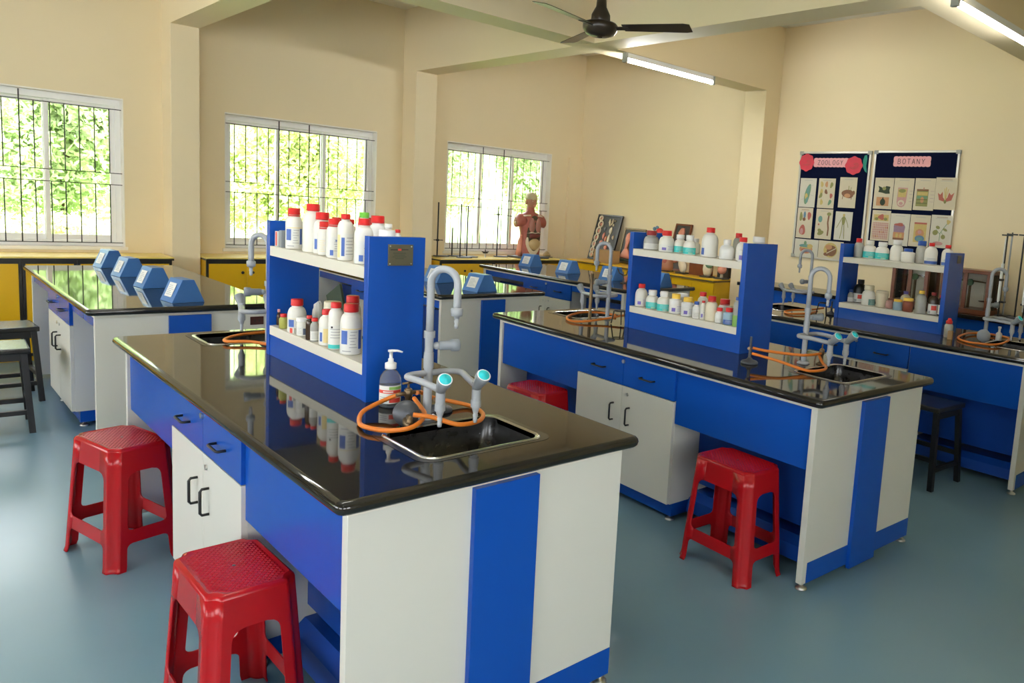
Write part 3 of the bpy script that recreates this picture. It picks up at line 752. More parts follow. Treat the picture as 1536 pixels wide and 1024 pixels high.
for x0, x1, lab in CL: storage(x0, x1, CZ, DP, lab, ndoor=1 if x1-x0 < .5 else 2, loc=(0, FY, 0))
pilcut(-1.36, 1.93, 'yellow worktop under the leftmost window', 0)
CL = [(2.195, 2.92, 'yellow cabinet unit right of the first pillar with two knobs in view'), (2.92, 3.643, 'yellow cabinet unit behind the front rack bottles'), (3.643, 4.364, 'yellow cabinet unit left of the second pillar, behind the front rack')]
for x0, x1, lab in CL: storage(x0, x1, CZ, DP, lab, loc=(0, FY, 0))
pilcut(2.192, 4.366, 'yellow worktop under the middle window', 0)
CL = [(4.66, 5.402, 'yellow cabinet unit below the retort stands'), (5.402, 6.14, 'yellow cabinet unit below the torso model'), (6.14, 6.53, 'narrow yellow cabinet unit in the room corner')]
for x0, x1, lab in CL: storage(x0, x1, CZ, DP, lab, ndoor=1 if x1-x0 < .5 else 2, loc=(0, FY, 0))
pilcut(4.655, 6.545, 'yellow worktop carrying the torso model and retort stands', 0)
BXF = 6.56; BZC = .905
for y0, y1, lab in ((5.535, 6.20, 'yellow cabinet unit on the right wall ending at the pillar'), (6.20, 6.85, 'yellow cabinet unit on the right wall behind the middle rack'), (6.85, 7.50, 'yellow cabinet unit on the right wall below the pink organ board'), (7.50, 8.17, 'yellow cabinet unit on the right wall nearest the corner')):
    # front faces -x : local +x runs along -y
    storage(0, y1-y0, BZC, X1-.002-BXF, lab, framed=False, loc=(BXF, y1, 0), rz=-PI/2)
worktop(BXF-.012, X1-.001, 5.533, 8.172, BZC, 'yellow worktop on the right wall carrying the anatomy boards', 'yellow', 'brass')
# blue wall counter behind the far bench
def base_unit(y0, y1, label):
    e = empty('base_cabinet', (6.62, (y0+y1)/2, 0), 0, label, 'cabinet', 'blue base cabinets on the right wall')
    h = (y1-y0)/2-.001
    MB().m('blue').box(.02, X1-.002-6.62, -h, h, .06, .884).build('body', e)
    MB().m('black').box(.05, X1-.002-6.62, -h, h, 0, .0595).build('plinth', e)
    for k in (-1, 1):
        a, c = sorted((k*.001, k*h))
        d = MB().m('blue').box(0, .0195, a, c, .70, .882, .001).build('drawer', e); handle_h().build('handle', d, (0, k*h/2, .79))
        d = MB().m('white').box(0, .0195, a, c, .062, .698, .001).build('door', e); handle_v().build('handle', d, (0, k*.06, .5))
for y0, y1, lab in ((1.35, 2.35, 'blue base cabinet farthest right under the wall counter'), (2.35, 3.30, 'blue base cabinet under the wall counter, right of the far rack'), (3.30, 4.25, 'blue base cabinet under the wall counter, behind the far rack'), (4.25, 5.22, 'blue base cabinet under the wall counter next to the pillar')): base_unit(y0, y1, lab)
wc = MB().m('granite').box(6.585, X1-.001, 1.34, 5.225, .885, .922, .004); tag(wc.build('worktop'), 'black wall counter carrying the wooden balance cases', 'worktop')

# ---------------------------------------------------------------- ceiling fan and tube lights
fx, fy, fz = 3.28, 3.88, 2.75
e = empty('ceiling_fan', (fx, fy, H), 0, 'dark brown three bladed ceiling fan', 'fan')
dz = fz-H
MB().m('fan').cyl((0, 0, dz+.09), (0, 0, -.001), .012).lathe([(0, -.001), (.05, -.001), (.045, -.05), (.014, -.09)], 18).build('down_rod', e)
MB().m('fan').lathe([(.014, dz+.205), (.03, dz+.20), (.034, dz+.14), (.045, dz+.12), (.06, dz+.09), (.062, dz+.055), (.058, dz+.04)], 22).lathe([(0, dz-.052), (.015, dz-.05), (.018, dz-.042), (.06, dz-.040), (.09, dz-.028), (.108, dz-.005), (.112, dz+.012), (.112, dz+.03), (.10, dz+.042), (.058, dz+.046)], 26).build('motor', e)
for a in (-61, 72, 193):
    T = Matrix.Rotation(R(a), 4, 'Z') @ Matrix.Translation((0, 0, dz+.012)) @ Matrix.Rotation(R(-11), 4, 'X')
    b = MB().m('fan'); o = [(.155, -.045), (.56, -.062), (.598, -.05), (.598, .052), (.56, .062), (.155, .047)]
    b.prism(o, .0035, T); bo = b.build('blade', e)
    MB().m('fan').box(.10, .20, -.022, .022, -.006, -.0005, .002, T=T).build('blade_bracket', bo)
def tube_light(x, y, z, L, label, key='tube'):
    e = empty('ceiling_tube_light', (x, y, z), 0, label, 'light', 'fluorescent tube lights')
    MB().m('fixture').box(-L/2, L/2, -.022, .022, -.012, .034, .004).build('batten', e)
    MB().m(key).cyl((-L/2+.02, -.006, -.034), (L/2-.02, -.006, -.034), .0135, seg=14).build('tube', e)
    for s in (-1, 1):
        a, c = sorted((s*(L/2-.02), s*(L/2+.008))); MB().m('cap_grey').box(a, c, -.026, .022, -.052, .03, .003).build('lamp_holder', e)
    for s in (-.28, .28): MB().m('cap_grey').box(s*L-.006, s*L+.006, -.010, .012, -.0205, -.012).build('clip', e)
    return e
tube_light(5.36, 5.26, BZ-.034, 1.22, 'lit tube light under the beam, right of the fan')
tube_light(5.05, 2.08, BZ-.036, 1.22, 'lit tube light cut off by the upper right corner', 'tube_dim')  # emission lowered to keep the chart wall and beam darker
tube_light(.9, 2.25, BZ-.034, 1.22, 'added fill tube light outside the frame above the front bench', 'tube_fill')  # unseen tube, added to brighten the front rack and counter
tube_light(.6, 5.30, BZ-.034, 1.22, 'added fill tube light outside the frame above the left bench', 'tube_fill')  # unseen tube, added to brighten the window wall

# ---------------------------------------------------------------- bottles
def arc_patch(b, r, a0, a1, z0, z1, key, n=0):
    n = max(1, int(abs(a1-a0)/R(8))+1)
    b.m(key); A = [b.bm.verts.new((r*math.cos(a0+(a1-a0)*i/n), r*math.sin(a0+(a1-a0)*i/n), z0)) for i in range(n+1)]
    B = [b.bm.verts.new((r*math.cos(a0+(a1-a0)*i/n), r*math.sin(a0+(a1-a0)*i/n), z1)) for i in range(n+1)]
    b._fin([b.bm.faces.new((A[i], A[i+1], B[i+1], B[i])) for i in range(n)], True)
def label_mesh(kind, r, h, ang, cr):
    """printed label on a body of radius r, straight part 0..h ; ang = direction that faces the room"""
    b = MB(); q = r+.0006; q2 = r+.0011
    def P(a0, a1, z0, z1, key, rr=q2): arc_patch(b, rr, ang+R(a0), ang+R(a1), z0*h, z1*h, key)
    def lines(a0, a1, z0, z1, n, key='print'):
        for i in range(n):
            z = z0+(z1-z0)*i/max(1, n-1); P(a0+(i % 3)*3, a1-(i*7 % 5)*4, z, z+.022, key)
    if kind == 'blue':
        P(-75, 80, .06, .88, 'paper', q); P(-68, -30, .36, .80, 'l_blue'); P(30, 55, .2, .82, 'l_blue'); P(-68, 75, .84, .87, 'l_yellow'); lines(-20, 24, .25, .75, 6); P(-60, -10, .12, .15, 'print')
    elif kind == 'blue2':
        P(-70, 70, .08, .85, 'paper', q); P(-40, -14, .12, .34, 'l_blue'); lines(-10, 55, .3, .75, 6); P(0, 40, .70, .74, 'l_blue')
    elif kind == 'blue3':
        P(-85, -40, .1, .75, 'paper', q); P(-80, -50, .15, .6, 'l_blue')
    elif kind == 'blue0':
        P(-80, 80, .06, .62, 'paper', q); P(-78, 78, .08, .34, 'l_blue'); lines(-50, 50, .42, .56, 3)
    elif kind == 'yellow':
        P(-80, 80, .06, .85, 'paper', q); P(-66, -44, .2, .62, 'l_blue'); P(-36, 20, .15, .8, 'l_yellow'); lines(26, 70, .2, .75, 7)
    elif kind == 'yellow2':
        P(-80, 70, .06, .85, 'paper', q); P(-78, -50, .1, .8, 'l_yellow'); P(-40, -16, .15, .72, 'l_blue'); lines(-8, 60, .2, .7, 6)
    elif kind == 'maroon':
        P(-80, 80, .06, .8, 'paper', q); P(8, 34, .1, .65, 'l_maroon'); lines(-66, -6, .2, .7, 6, 'l_yellow')
    elif kind == 'teal':
        P(-95, 95, .1, .86, 'l_teal', q); lines(-50, 40, .4, .7, 3, 'paper'); P(-20, 20, .2, .26, 'l_yellow')
    elif kind == 'teal0':
        P(-80, 80, .02, .75, 'paper', q); P(-80, 80, .04, .16, 'l_teal'); P(20, 55, .2, .3, 'l_blue'); lines(-55, 40, .36, .62, 4); P(-50, -34, .66, .72, 'ink')
    elif kind == 'teal2':
        P(-10, 75, .08, .75, 'k_tealg', q); lines(5, 60, .2, .6, 4, 'paper')
    elif kind == 'purple':
        P(-80, 80, .1, .8, 'paper', q); P(-45, -12, .2, .48, 'b_purple'); lines(0, 60, .25, .6, 4, 'b_purple')
    elif kind == 'paper':
        P(-75, 75, .12, .78, 'paper', q); lines(-50, 45, .25, .65, 5)
    elif kind == 'paper2':
        P(-75, 75, .1, .5, 'l_blue', q); lines(-50, 45, .2, .4, 3, 'paper')
    elif kind == 'dark':
        P(-75, 75, .1, .85, 'paper', q); P(-10, 30, .15, .7, 'l_dark'); lines(-60, -20, .3, .7, 4)
    elif kind == 'red':
        P(-80, 80, .06, .8, 'paper', q); P(-30, 30, .36, .7, 'l_red'); P(-60, -36, .1, .3, 'print'); P(40, 70, .2, .5, 'l_red')
    elif kind == 'green':
        P(-180, 180, .02, .55, 'l_green', q)
    return b
CAP = dict(white='b_bwhite', red='b_red', dkred='b_dkred', green='b_green', yellow='b_yellow', dkblue='b_dkblue', purple='b_purple', pink='b_pink', cream='b_cream', black='b_black', pinkjar='b_pinkjar')
BODY = dict(white='b_white', bwhite='b_bwhite', cream='b_cream', clear='b_clear', amber='b_amber', black='b_black', yellowgreen='b_yellowgreen', pinkjar='b_pinkjar', bluejar='b_bluejar', brownjar='b_brownjar')
def bottle(x, y, z, rz, h, r, rc, kind, mats, label, grp, ang):
    body, cap, lt = mats.split()
    if kind == 'carton':
        e = MB().m('paper').box(-r, r, -r*.8, r*.8, 0, h, .001); o = e.build('carton'); o.location = (x, y, z); tag(o, label, 'carton', grp)
        p = MB().m('b_purple').box(-r-.0006, r+.0006, -r*.8-.0006, r*.3, h*.15, h*.55); p.build('print_panel', o); o.rotation_euler = (0, 0, rz); return o
    b = MB().m(BODY[body]); f = min(.006, r*.2)
    ch = min(h*.24, max(rc*1.15, .012))       # cap height
    if kind == 'bottle':
        neck = rc*.86; hb = h-ch; st = hb*.66 if h > 2.6*r else hb*.58; st = max(hb-min(max(r*1.0, .02), hb*.36)-.006, hb*.45)
        prof = [(0, .002), (r-f, 0), (r-f*.3, f*.3), (r, f), (r, st*.5), (r, st)]
        for i in range(1, 6):
            t = i/5; prof.append((neck+(r-neck)*math.cos(t*PI/2)**1.1, st+(hb-.006-st)*math.sin(t*PI/2)**1.0))
        prof += [(neck, hb), (neck*.98, h-.004), (0, h-.004)]
        z_l = st
    elif kind in ('jar', 'jar2'):
        hb = h-(ch if kind == 'jar2' else h*.22); ch = h-hb; neck = min(rc*.95, r*.96)
        st = hb-min(.012, hb*.2)
        prof = [(0, .002), (r-f, 0), (r, f), (r, st), (r*.97, hb-.006), (neck, hb-.002), (neck, h-.004), (0, h-.004)]; z_l = st
    else:  # tub
        hb = h*.80; ch = h-hb; st = hb; prof = [(0, .002), (r*.84, 0), (r*.86, .004), (r*.97, hb), (r*.97, h-.006), (0, h-.006)]; z_l = hb; rc = r
    b.lathe(prof, 40); o = b.build('bottle' if kind == 'bottle' else ('jar' if kind != 'tub' else 'tub'))
    o.location = (x, y, z); o.rotation_euler = (0, 0, 0); tag(o, label, 'bottle' if kind == 'bottle' else ('jar' if kind != 'tub' else 'tub'), grp)
    c = MB().m(CAP.get(cap, 'b_'+cap)); cz = h-ch
    c.lathe([(rc*.9, cz), (rc, cz+.0008), (rc, cz+ch*.28), (rc*.985, cz+ch*.3), (rc*.985, h-.0025), (rc*.93, h), (0, h)], 26)
    if kind == 'bottle' and rc > .012 and cap == 'red' and not int(h*1000) % 3: c.lathe([(rc*.93, cz-.006), (rc*1.02, cz-.006), (rc*1.02, cz-.0015), (rc*.93, cz-.0015)], 26)
    c.build('cap' if kind == 'bottle' else 'lid', o)
    if lt != 'none':
        lb = label_mesh(lt[2:], r, z_l, ang, 0)
        lb.build('label', o)
    return o
BT = [
 ('A1', 0.038, 0.785, 0.171, 0.0323, 0.0239, 'bottle', 'white red ltblue', 'big blue labelled white bottle with red cap, farthest along the front rack top'),
 ('A1', 0.058, 0.637, 0.196, 0.0383, 0.0253, 'bottle', 'white red none', 'tallest white bottle with a double ringed red cap on the front rack'),
 ('A1', 0.064, 0.557, 0.166, 0.0336, 0.0256, 'bottle', 'white red ltyellow', 'red capped bottle right of the tallest one on the front rack top'),
 ('A1', 0.044, 0.486, 0.132, 0.0224, 0.0191, 'bottle', 'white red ltmaroon', 'short white bottle with a maroon label stripe and red cap on the front rack'),
 ('A1', 0.033, 0.371, 0.15, 0.0268, 0.0205, 'bottle', 'white red ltblue2', 'bottle with small blue label square left of the narrow cap, front rack top'),
 ('A1', 0.13, 0.573, 0.148, 0.0274, 0.0206, 'bottle', 'white red none', 'dark red cap peeking out behind the front row of the front rack top'),
 ('A1', 0.033, 0.268, 0.173, 0.0275, 0.0169, 'bottle', 'white red ltyellow2', 'white bottle with tall narrow red cap and yellow edged label on the front rack'),
 ('A1', 0.117, 0.423, 0.148, 0.0252, 0.0166, 'bottle', 'white red none', 'bottle half hidden right of the tall narrow red cap, front rack top'),
 ('A1', 0.176, 0.417, 0.158, 0.0335, 0.0261, 'bottle', 'white red none', 'white bottle with wide red cap behind the green capped one on the front rack'),
 ('A1', 0.109, 0.281, 0.182, 0.023, 0.0179, 'bottle', 'white green none', 'white bottle with the only green cap on the rack'),
 ('A1', 0.038, 0.124, 0.164, 0.0327, 0.0205, 'bottle', 'white red ltblue2', 'broad white bottle with deep red cap before the green capped one, front rack'),
 ('A1', 0.141, 0.235, 0.173, 0.0306, 0.0242, 'bottle', 'bwhite red none', 'bright white bottle with red cap rising behind the near blue upright on the front rack'),
 ('A1', 0.163, 0.193, 0.146, 0.0165, 0.014, 'bottle', 'white white none', 'slim bottle with white cap behind the plaque on the rack upright'),
 ('A1', 0.096, 0.065, 0.129, 0.0288, 0.03, 'tub', 'clear white none', 'pale plastic tub with thin dark rim behind the plaque on the front rack'),
 ('A1', 0.195, 0.181, 0.126, 0.0152, 0.0096, 'bottle', 'white red none', 'small bottle with red cap at the near end behind the plaque on the front rack'),
 ('A0', 0.036, 0.944, 0.07, 0.0096, 0.0059, 'bottle', 'amber pink none', 'thin dark bottle with a pinkish stopper at the far end low on the front rack'),
 ('A0', 0.023, 0.852, 0.064, 0.0173, 0.013, 'jar', 'yellowgreen red none', 'squat green and yellow jar with red lid low on the front rack'),
 ('A0', 0.043, 0.755, 0.14, 0.0368, 0.0241, 'bottle', 'white red ltblue', 'large white bottle with red cap standing far left low on the front rack'),
 ('A0', 0.029, 0.654, 0.077, 0.0235, 0.0249, 'jar', 'white white ltdark', 'white jar with white lid and dark printed label low on the front rack'),
 ('A0', 0.019, 0.56, 0.099, 0.0135, 0.0108, 'bottle', 'amber red none', 'dark brown bottle with red cap in the middle low on the front rack'),
 ('A0', 0.023, 0.516, 0.095, 0.0168, 0.012, 'bottle', 'clear red ltpaper', 'small clear bottle of grey powder with red cap low on the front rack'),
 ('A0', 0.035, 0.429, 0.142, 0.029, 0.0184, 'bottle', 'white red ltyellow', 'white red capped bottle, left of the three big bottles low on the front rack'),
 ('A0', 0.033, 0.339, 0.182, 0.0271, 0.0193, 'bottle', 'white red ltteal0', 'white bottle with teal base band low on the front rack'),
 ('A0', 0.043, 0.228, 0.19, 0.0379, 0.0265, 'bottle', 'white red ltblue', 'biggest white bottle low on the front rack beside the near upright'),
 ('A0', 0.109, 0.366, 0.201, 0.0317, 0.0244, 'bottle', 'cream red none', 'cream bottle with red cap behind the biggest lower bottle on the front rack'),
 ('A0', 0.092, 0.516, 0.159, 0.0327, 0.0327, 'tub', 'cream cream none', 'cream lidded tub behind the three big lower bottles on the front rack'),
 ('B1', 0.066, 0.842, 0.119, 0.048, 0.0323, 'bottle', 'clear dkred ltpaper', 'grey translucent bottle with dark red cap at far end high on the middle rack'),
 ('B1', 0.058, 0.695, 0.128, 0.0469, 0.0296, 'bottle', 'white red ltpurple', 'squat white bottle with red cap and purple print high on the middle rack'),
 ('B1', 0.106, 0.625, 0.11, 0.0366, 0.0254, 'bottle', 'white white ltteal', 'white capped bottle with teal label, left of the teal pair high on the middle rack'),
 ('B1', 0.043, 0.482, 0.114, 0.0374, 0.0236, 'bottle', 'white white ltteal', 'white capped bottle with teal label, right of the teal pair high on the middle rack'),
 ('B1', 0.222, 0.61, 0.09, 0.0329, 0.0226, 'bottle', 'white white none', 'plain white bottle tucked behind the upper teal pair on the middle rack'),
 ('B1', 0.062, 0.338, 0.169, 0.0482, 0.0251, 'bottle', 'white red ltblue3', 'tallest white bottle with red cap high on the middle rack'),
 ('B1', 0.046, 0.19, 0.111, 0.0413, 0.0225, 'bottle', 'bwhite white none', 'plain white square shouldered bottle with white cap high on the middle rack'),
 ('B1', 0.222, 0.261, 0.147, 0.0313, 0.0195, 'bottle', 'clear red none', 'translucent grey bottle with red cap at the back, high on the middle rack'),
 ('B1', 0.066, 0.091, 0.131, 0.037, 0.0222, 'bottle', 'white red none', 'white red capped bottle close to the near upright of the middle rack'),
 ('B1', 0.022, 0.054, 0.062, 0.0182, 0.0182, 'carton', 'white purple none', 'small white carton with a purple print beside the near upright on the middle rack'),
 ('B1', 0.219, 0.106, 0.137, 0.0362, 0.0352, 'bottle', 'white white none', 'bottle whose wide white cap shows above the middle rack near upright'),
 ('B0', 0.06, 0.894, 0.142, 0.0392, 0.0223, 'bottle', 'white red ltpurple', 'tall narrow white bottle with red cap at far end low on the middle rack'),
 ('B0', 0.047, 0.776, 0.117, 0.0395, 0.027, 'bottle', 'white white ltteal', 'white capped bottle with teal label, left of the lower teal pair on the middle rack'),
 ('B0', 0.049, 0.672, 0.121, 0.043, 0.0267, 'bottle', 'white white ltteal', 'white capped bottle with teal label, right of the lower teal pair on the middle rack'),
 ('B0', 0.046, 0.566, 0.12, 0.0403, 0.0262, 'jar2', 'bwhite yellow ltpurple', 'white jar with deep yellow cap, left of the yellow capped pair on the middle rack'),
 ('B0', 0.216, 0.678, 0.105, 0.0399, 0.0356, 'jar2', 'clear white none', 'wide white capped jar behind the yellow capped pair on the middle rack'),
 ('B0', 0.047, 0.464, 0.112, 0.0397, 0.0287, 'jar2', 'bwhite yellow ltpurple', 'white jar with deep yellow cap, right of the yellow capped pair on the middle rack'),
 ('B0', 0.03, 0.376, 0.099, 0.0234, 0.0156, 'bottle', 'bwhite dkblue ltpaper', 'small white bottle with dark blue cap beside the yellow capped pair on the middle rack'),
 ('B0', 0.223, 0.511, 0.133, 0.0328, 0.0215, 'bottle', 'white red none', 'white bottle with tall red cap at the back low on the middle rack'),
 ('B0', 0.038, 0.33, 0.109, 0.0174, 0.0097, 'bottle', 'white red ltpurple', 'small dropper bottle with red nozzle low on the middle rack'),
 ('B0', 0.042, 0.268, 0.144, 0.0365, 0.0231, 'bottle', 'cream red none', 'cream bottle with red cap in the front low on the middle rack'),
 ('B0', 0.215, 0.322, 0.114, 0.0398, 0.0298, 'bottle', 'white red none', 'white bottle with broad red cap at back right low on the middle rack'),
 ('B0', 0.042, 0.205, 0.086, 0.0247, 0.0171, 'bottle', 'bwhite red ltpaper', 'small red capped bottle before the broad capped one on the middle rack'),
 ('B0', 0.04, 0.13, 0.095, 0.0338, 0.0206, 'jar2', 'bluejar red ltpaper2', 'pale blue jar with red cap low on the middle rack'),
 ('B0', 0.03, 0.061, 0.165, 0.025, 0.0148, 'bottle', 'clear dkblue ltgreen', 'translucent bottle of green liquid with blue cap on the middle rack'),
 ('C1', 0.159, 0.828, 0.153, 0.0356, 0.0238, 'bottle', 'clear red none', 'small clear bottle with red cap at the far end of far rack top'),
 ('C1', 0.223, 0.839, 0.102, 0.0245, 0.019, 'bottle', 'yellowgreen white none', 'narrow yellowish bottle with white cap on the far rack top'),
 ('C1', 0.191, 0.744, 0.143, 0.0537, 0.0296, 'bottle', 'white white ltteal', 'teal labelled white bottle, left of two on the far rack top'),
 ('C1', 0.191, 0.634, 0.138, 0.0542, 0.0358, 'bottle', 'white white ltteal', 'teal labelled white bottle, right of two on the far rack top'),
 ('C1', 0.196, 0.515, 0.164, 0.0496, 0.0326, 'bottle', 'white white none', 'plain white bottle right of the teal labelled two on the far rack'),
 ('C1', 0.163, 0.401, 0.106, 0.0513, 0.0346, 'jar', 'white dkblue none', 'low white jar with wide dark blue lid on the far rack'),
 ('C1', 0.207, 0.318, 0.173, 0.0408, 0.0319, 'bottle', 'clear dkblue none', 'clear bottle with dark blue lid on the far rack top'),
 ('C1', 0.184, 0.228, 0.163, 0.0479, 0.0214, 'bottle', 'white red ltblue0', 'blue labelled red capped bottle, left of the last two on the far rack'),
 ('C1', 0.203, 0.109, 0.157, 0.0423, 0.0217, 'bottle', 'white red ltblue0', 'white bottle with blue label and red cap against the near upright on the far rack'),
 ('C0', 0.127, 0.839, 0.1, 0.0246, 0.0164, 'bottle', 'clear dkblue ltpaper', 'tiny bottle with dark blue cap at the far end low on the far rack'),
 ('C0', 0.194, 0.795, 0.186, 0.0542, 0.0271, 'bottle', 'black black ltred', 'black bottle with black cap and grey and red label on the far rack'),
 ('C0', 0.086, 0.656, 0.157, 0.0527, 0.0395, 'bottle', 'white cream ltteal2', 'white bottle with cream cap and pale teal label on the far rack'),
 ('C0', 0.111, 0.554, 0.126, 0.0497, 0.0366, 'tub', 'cream cream none', 'cream moulded tub with lid low on the far rack'),
 ('C0', 0.075, 0.469, 0.062, 0.0283, 0.0258, 'jar', 'pinkjar pinkjar none', 'small pinkish jar low on the far rack'),
 ('C0', 0.056, 0.387, 0.082, 0.0356, 0.0331, 'jar', 'bluejar yellow none', 'pale blue jar with yellow lid low on the far rack'),
 ('C0', 0.049, 0.302, 0.103, 0.0403, 0.0378, 'jar', 'brownjar yellow none', 'reddish brown jar with yellow lid low on the far rack'),
 ('C0', 0.206, 0.405, 0.138, 0.039, 0.0195, 'bottle', 'cream purple none', 'cream bottle with purple cap behind the brown jar on the far rack'),
 ('C0', 0.047, 0.202, 0.172, 0.0423, 0.0211, 'bottle', 'clear yellow none', 'clear bottle of dark powder with bright yellow cap on the far rack'),
 ('C0', 0.079, 0.121, 0.168, 0.0371, 0.0198, 'bottle', 'amber dkred ltred', 'dark bottle with dark red cap and red printed label on the far rack'),
 ('C0', 0.079, 0.059, 0.154, 0.0233, 0.0172, 'bottle', 'amber red ltpaper', 'slim brown bottle with reddish cap next to the near upright on the far rack'),
]
GN = dict(A1='bottles on the top shelf of the front rack', A0='bottles on the lower shelf of the front rack', B1='bottles on the top shelf of the middle rack', B0='bottles on the lower shelf of the middle rack', C1='bottles on the top shelf of the far rack', C0='bottles on the lower shelf of the far rack')
for sh, u, v, h, r, rc, kind, mats, lab in BT:
    (ox, oy), a, wd, ln, zt = RACK[sh[0]]; z = SZ[sh[0]][0 if sh[1] == '1' else 1]
    c, s = math.cos(a), math.sin(a); x, y = ox+u*c-v*s, oy+u*s+v*c
    bottle(x, y, z+.0006, a, h, r, rc, kind, mats, lab, GN[sh], math.atan2(-y, -x)+R(12))
# small oddments on the front rack
def rackpt(k, u, v):
    (ox, oy), a, wd, ln, zt = RACK[k]; c, s = math.cos(a), math.sin(a); return ox+u*c-v*s, oy+u*s+v*c
def carton(name, x, y, z, sx, sy, sz, rz, key, label, cat, stripe=None, grp=None):
    b = MB().m(key).box(-sx/2, sx/2, -sy/2, sy/2, 0, sz, .001)
    o = b.build(name); o.location = (x, y, z); o.rotation_euler = (0, 0, rz); tag(o, label, cat, grp)
    if stripe: MB().m(stripe).box(-sx/2-.0006, sx/2+.0006, -sy*.28, sy*.22, sz*.06, sz*.97).build('printed_band', o)
    return o
x, y = rackpt('A', .026, .902); carton('carton', x, y, 1.3626, .035, .030, .066, 0, 'paper', 'small red and white carton at the far end of the front rack top', 'carton', 'l_red')
x, y = rackpt('A', .022, .858); carton('tin', x, y, 1.3626, .026, .028, .072, 0, 'greydark', 'small grey tin beside the red and white carton', 'tin')
x, y = rackpt('A', .018, .728); carton('carton', x, y, 1.0136, .020, .032, .022, .3, 'paper', 'tiny red and white carton lying before the large white bottle', 'carton', 'l_red')
x, y = rackpt('A', .176, .635); o = carton('booklet', x, y, 1.0136, .010, .15, .165, 0, 'k_dkgreen', 'dull green booklet leaning on the lower shelf of the front rack', 'booklet')
o.rotation_euler = (R(-26), 0, 0); o.location.z += .034
x, y = rackpt('A', .150, .800)
b = MB().m('paper')
rr = random.Random(4)
b.loft([[Vector((math.cos(t*PI/5)*q*(1+rr.uniform(-.2, .2)), math.sin(t*PI/5)*q*(1+rr.uniform(-.2, .2)), z_+rr.uniform(-.004, .004))) for t in range(10)] for q, z_ in ((.024, .004), (.028, .04), (.024, .08), (.018, .108), (.006, .118))], smooth=False)
o = b.build('paper_wad'); o.location = (x, y, 1.014); tag(o, 'crumpled white paper behind the jar on the lower front shelf', 'paper')

# ---------------------------------------------------------------- hand sanitizer
e = empty('pump_bottle', (1.240, 2.492, TOP+.0006), 0, 'clear pump bottle of hand sanitizer at the foot of the front rack', 'bottle')
r = .031; an = math.atan2(-2.5, -1.25)
MB().m('plasticclear').lathe([(0, .002), (r-.005, 0), (r, .005), (r, .105), (r*.93, .125), (r*.65, .143), (.013, .152), (.012, .162), (0, .162)], 24).build('bottle_body', e)
MB().m('gelfill').lathe([(0, .004), (r-.004, .004), (r-.0022, .008), (r-.0022, .088), (0, .088)], 24).build('liquid', e)
b = MB(); arc_patch(b, r+.0006, an-R(75), an+R(75), .02, .092, 'paper'); arc_patch(b, r+.0012, an-R(70), an+R(66), .062, .075, 'l_red'); arc_patch(b, r+.0012, an-R(5), an+R(66), .077, .089, 'l_green'); arc_patch(b, r+.0012, an-R(4), an+R(60), .024, .042, 'l_red')
arc_patch(b, r+.0018, an-R(36), an+R(16), .066, .071, 'paper')
for i in range(3): arc_patch(b, r+.0012, an-R(60), an-R(14), .028+i*.008, .031+i*.008, 'print')
b.build('label', e)
p = MB().m('b_bwhite').lathe([(.016, .156), (.0165, .157), (.0165, .178), (.012, .181), (.008, .183), (.008, .196), (.005, .198), (.005, .222), (.009, .224), (.009, .231), (0, .233)], 18)
p.tube([(0, 0, .228), (.014, -.010, .229), (.026, -.020, .224)], .0042, 8, rs=[.006, .005, .0035]); p.build('pump', e); e.scale = (1.18, 1.18, .87)

# ---------------------------------------------------------------- rubber hoses, burners, gas cocks
def hose(name, ctrl, label, r=.0075, closed=False, n=7):
    return tag(MB().m('orange').tube(smoothpath(ctrl, n, closed), r, 10, closed).build(name), label, 'hose', 'orange rubber hoses')
A1 = [(1.232, 2.402, .945), (1.19, 2.425, .925), (1.103, 2.397, .905), (1.060, 2.335, .891), (1.045, 2.255, .8945), (1.085, 2.185, .8945), (1.155, 2.165, .900), (1.225, 2.220, .915), (1.246, 2.300, .930), (1.256, 2.350, .938)]
A2 = [(1.285, 2.388, .945), (1.315, 2.411, .938), (1.360, 2.400, .915), (1.458, 2.338, .8893), (1.44, 2.214, .892), (1.372, 2.132, .894), (1.281, 2.111, .902), (1.219, 2.155, .924), (1.172, 2.195, .930)]
hose('rubber_hose', [A1[-1]]+A1[::-1][1:], 'orange hose loop left of the front tap')
hose('rubber_hose', A2, 'orange hose loop reaching over the sink at the front tap')
def gas_cock(x, y, rz, label):
    e = empty('gas_cock', (x, y, TOP+.0005), rz, label, 'gas tap', 'brass gas cocks')
    MB().m('brass').lathe([(0, 0), (.026, 0), (.026, .006), (.012, .012), (.010, .05), (.014, .055), (.014, .078), (.008, .084), (0, .084)], 14).build('body', e)
    MB().m('brass').tube([(-.045, 0, .065), (-.02, 0, .066), (.02, 0, .066), (.045, 0, .065)], .007, 8, rs=[.0055, .008, .008, .0055]).build('outlet', e)
    MB().m('brass').cyl((0, 0, .082), (0, 0, .10), .004, seg=8).tube([(-.022, 0, .102), (.022, 0, .102)], .004, 8).build('lever', e)
gas_cock(1.258, 2.395, .05, 'brass gas cock with T lever between hose loops on the front bench')
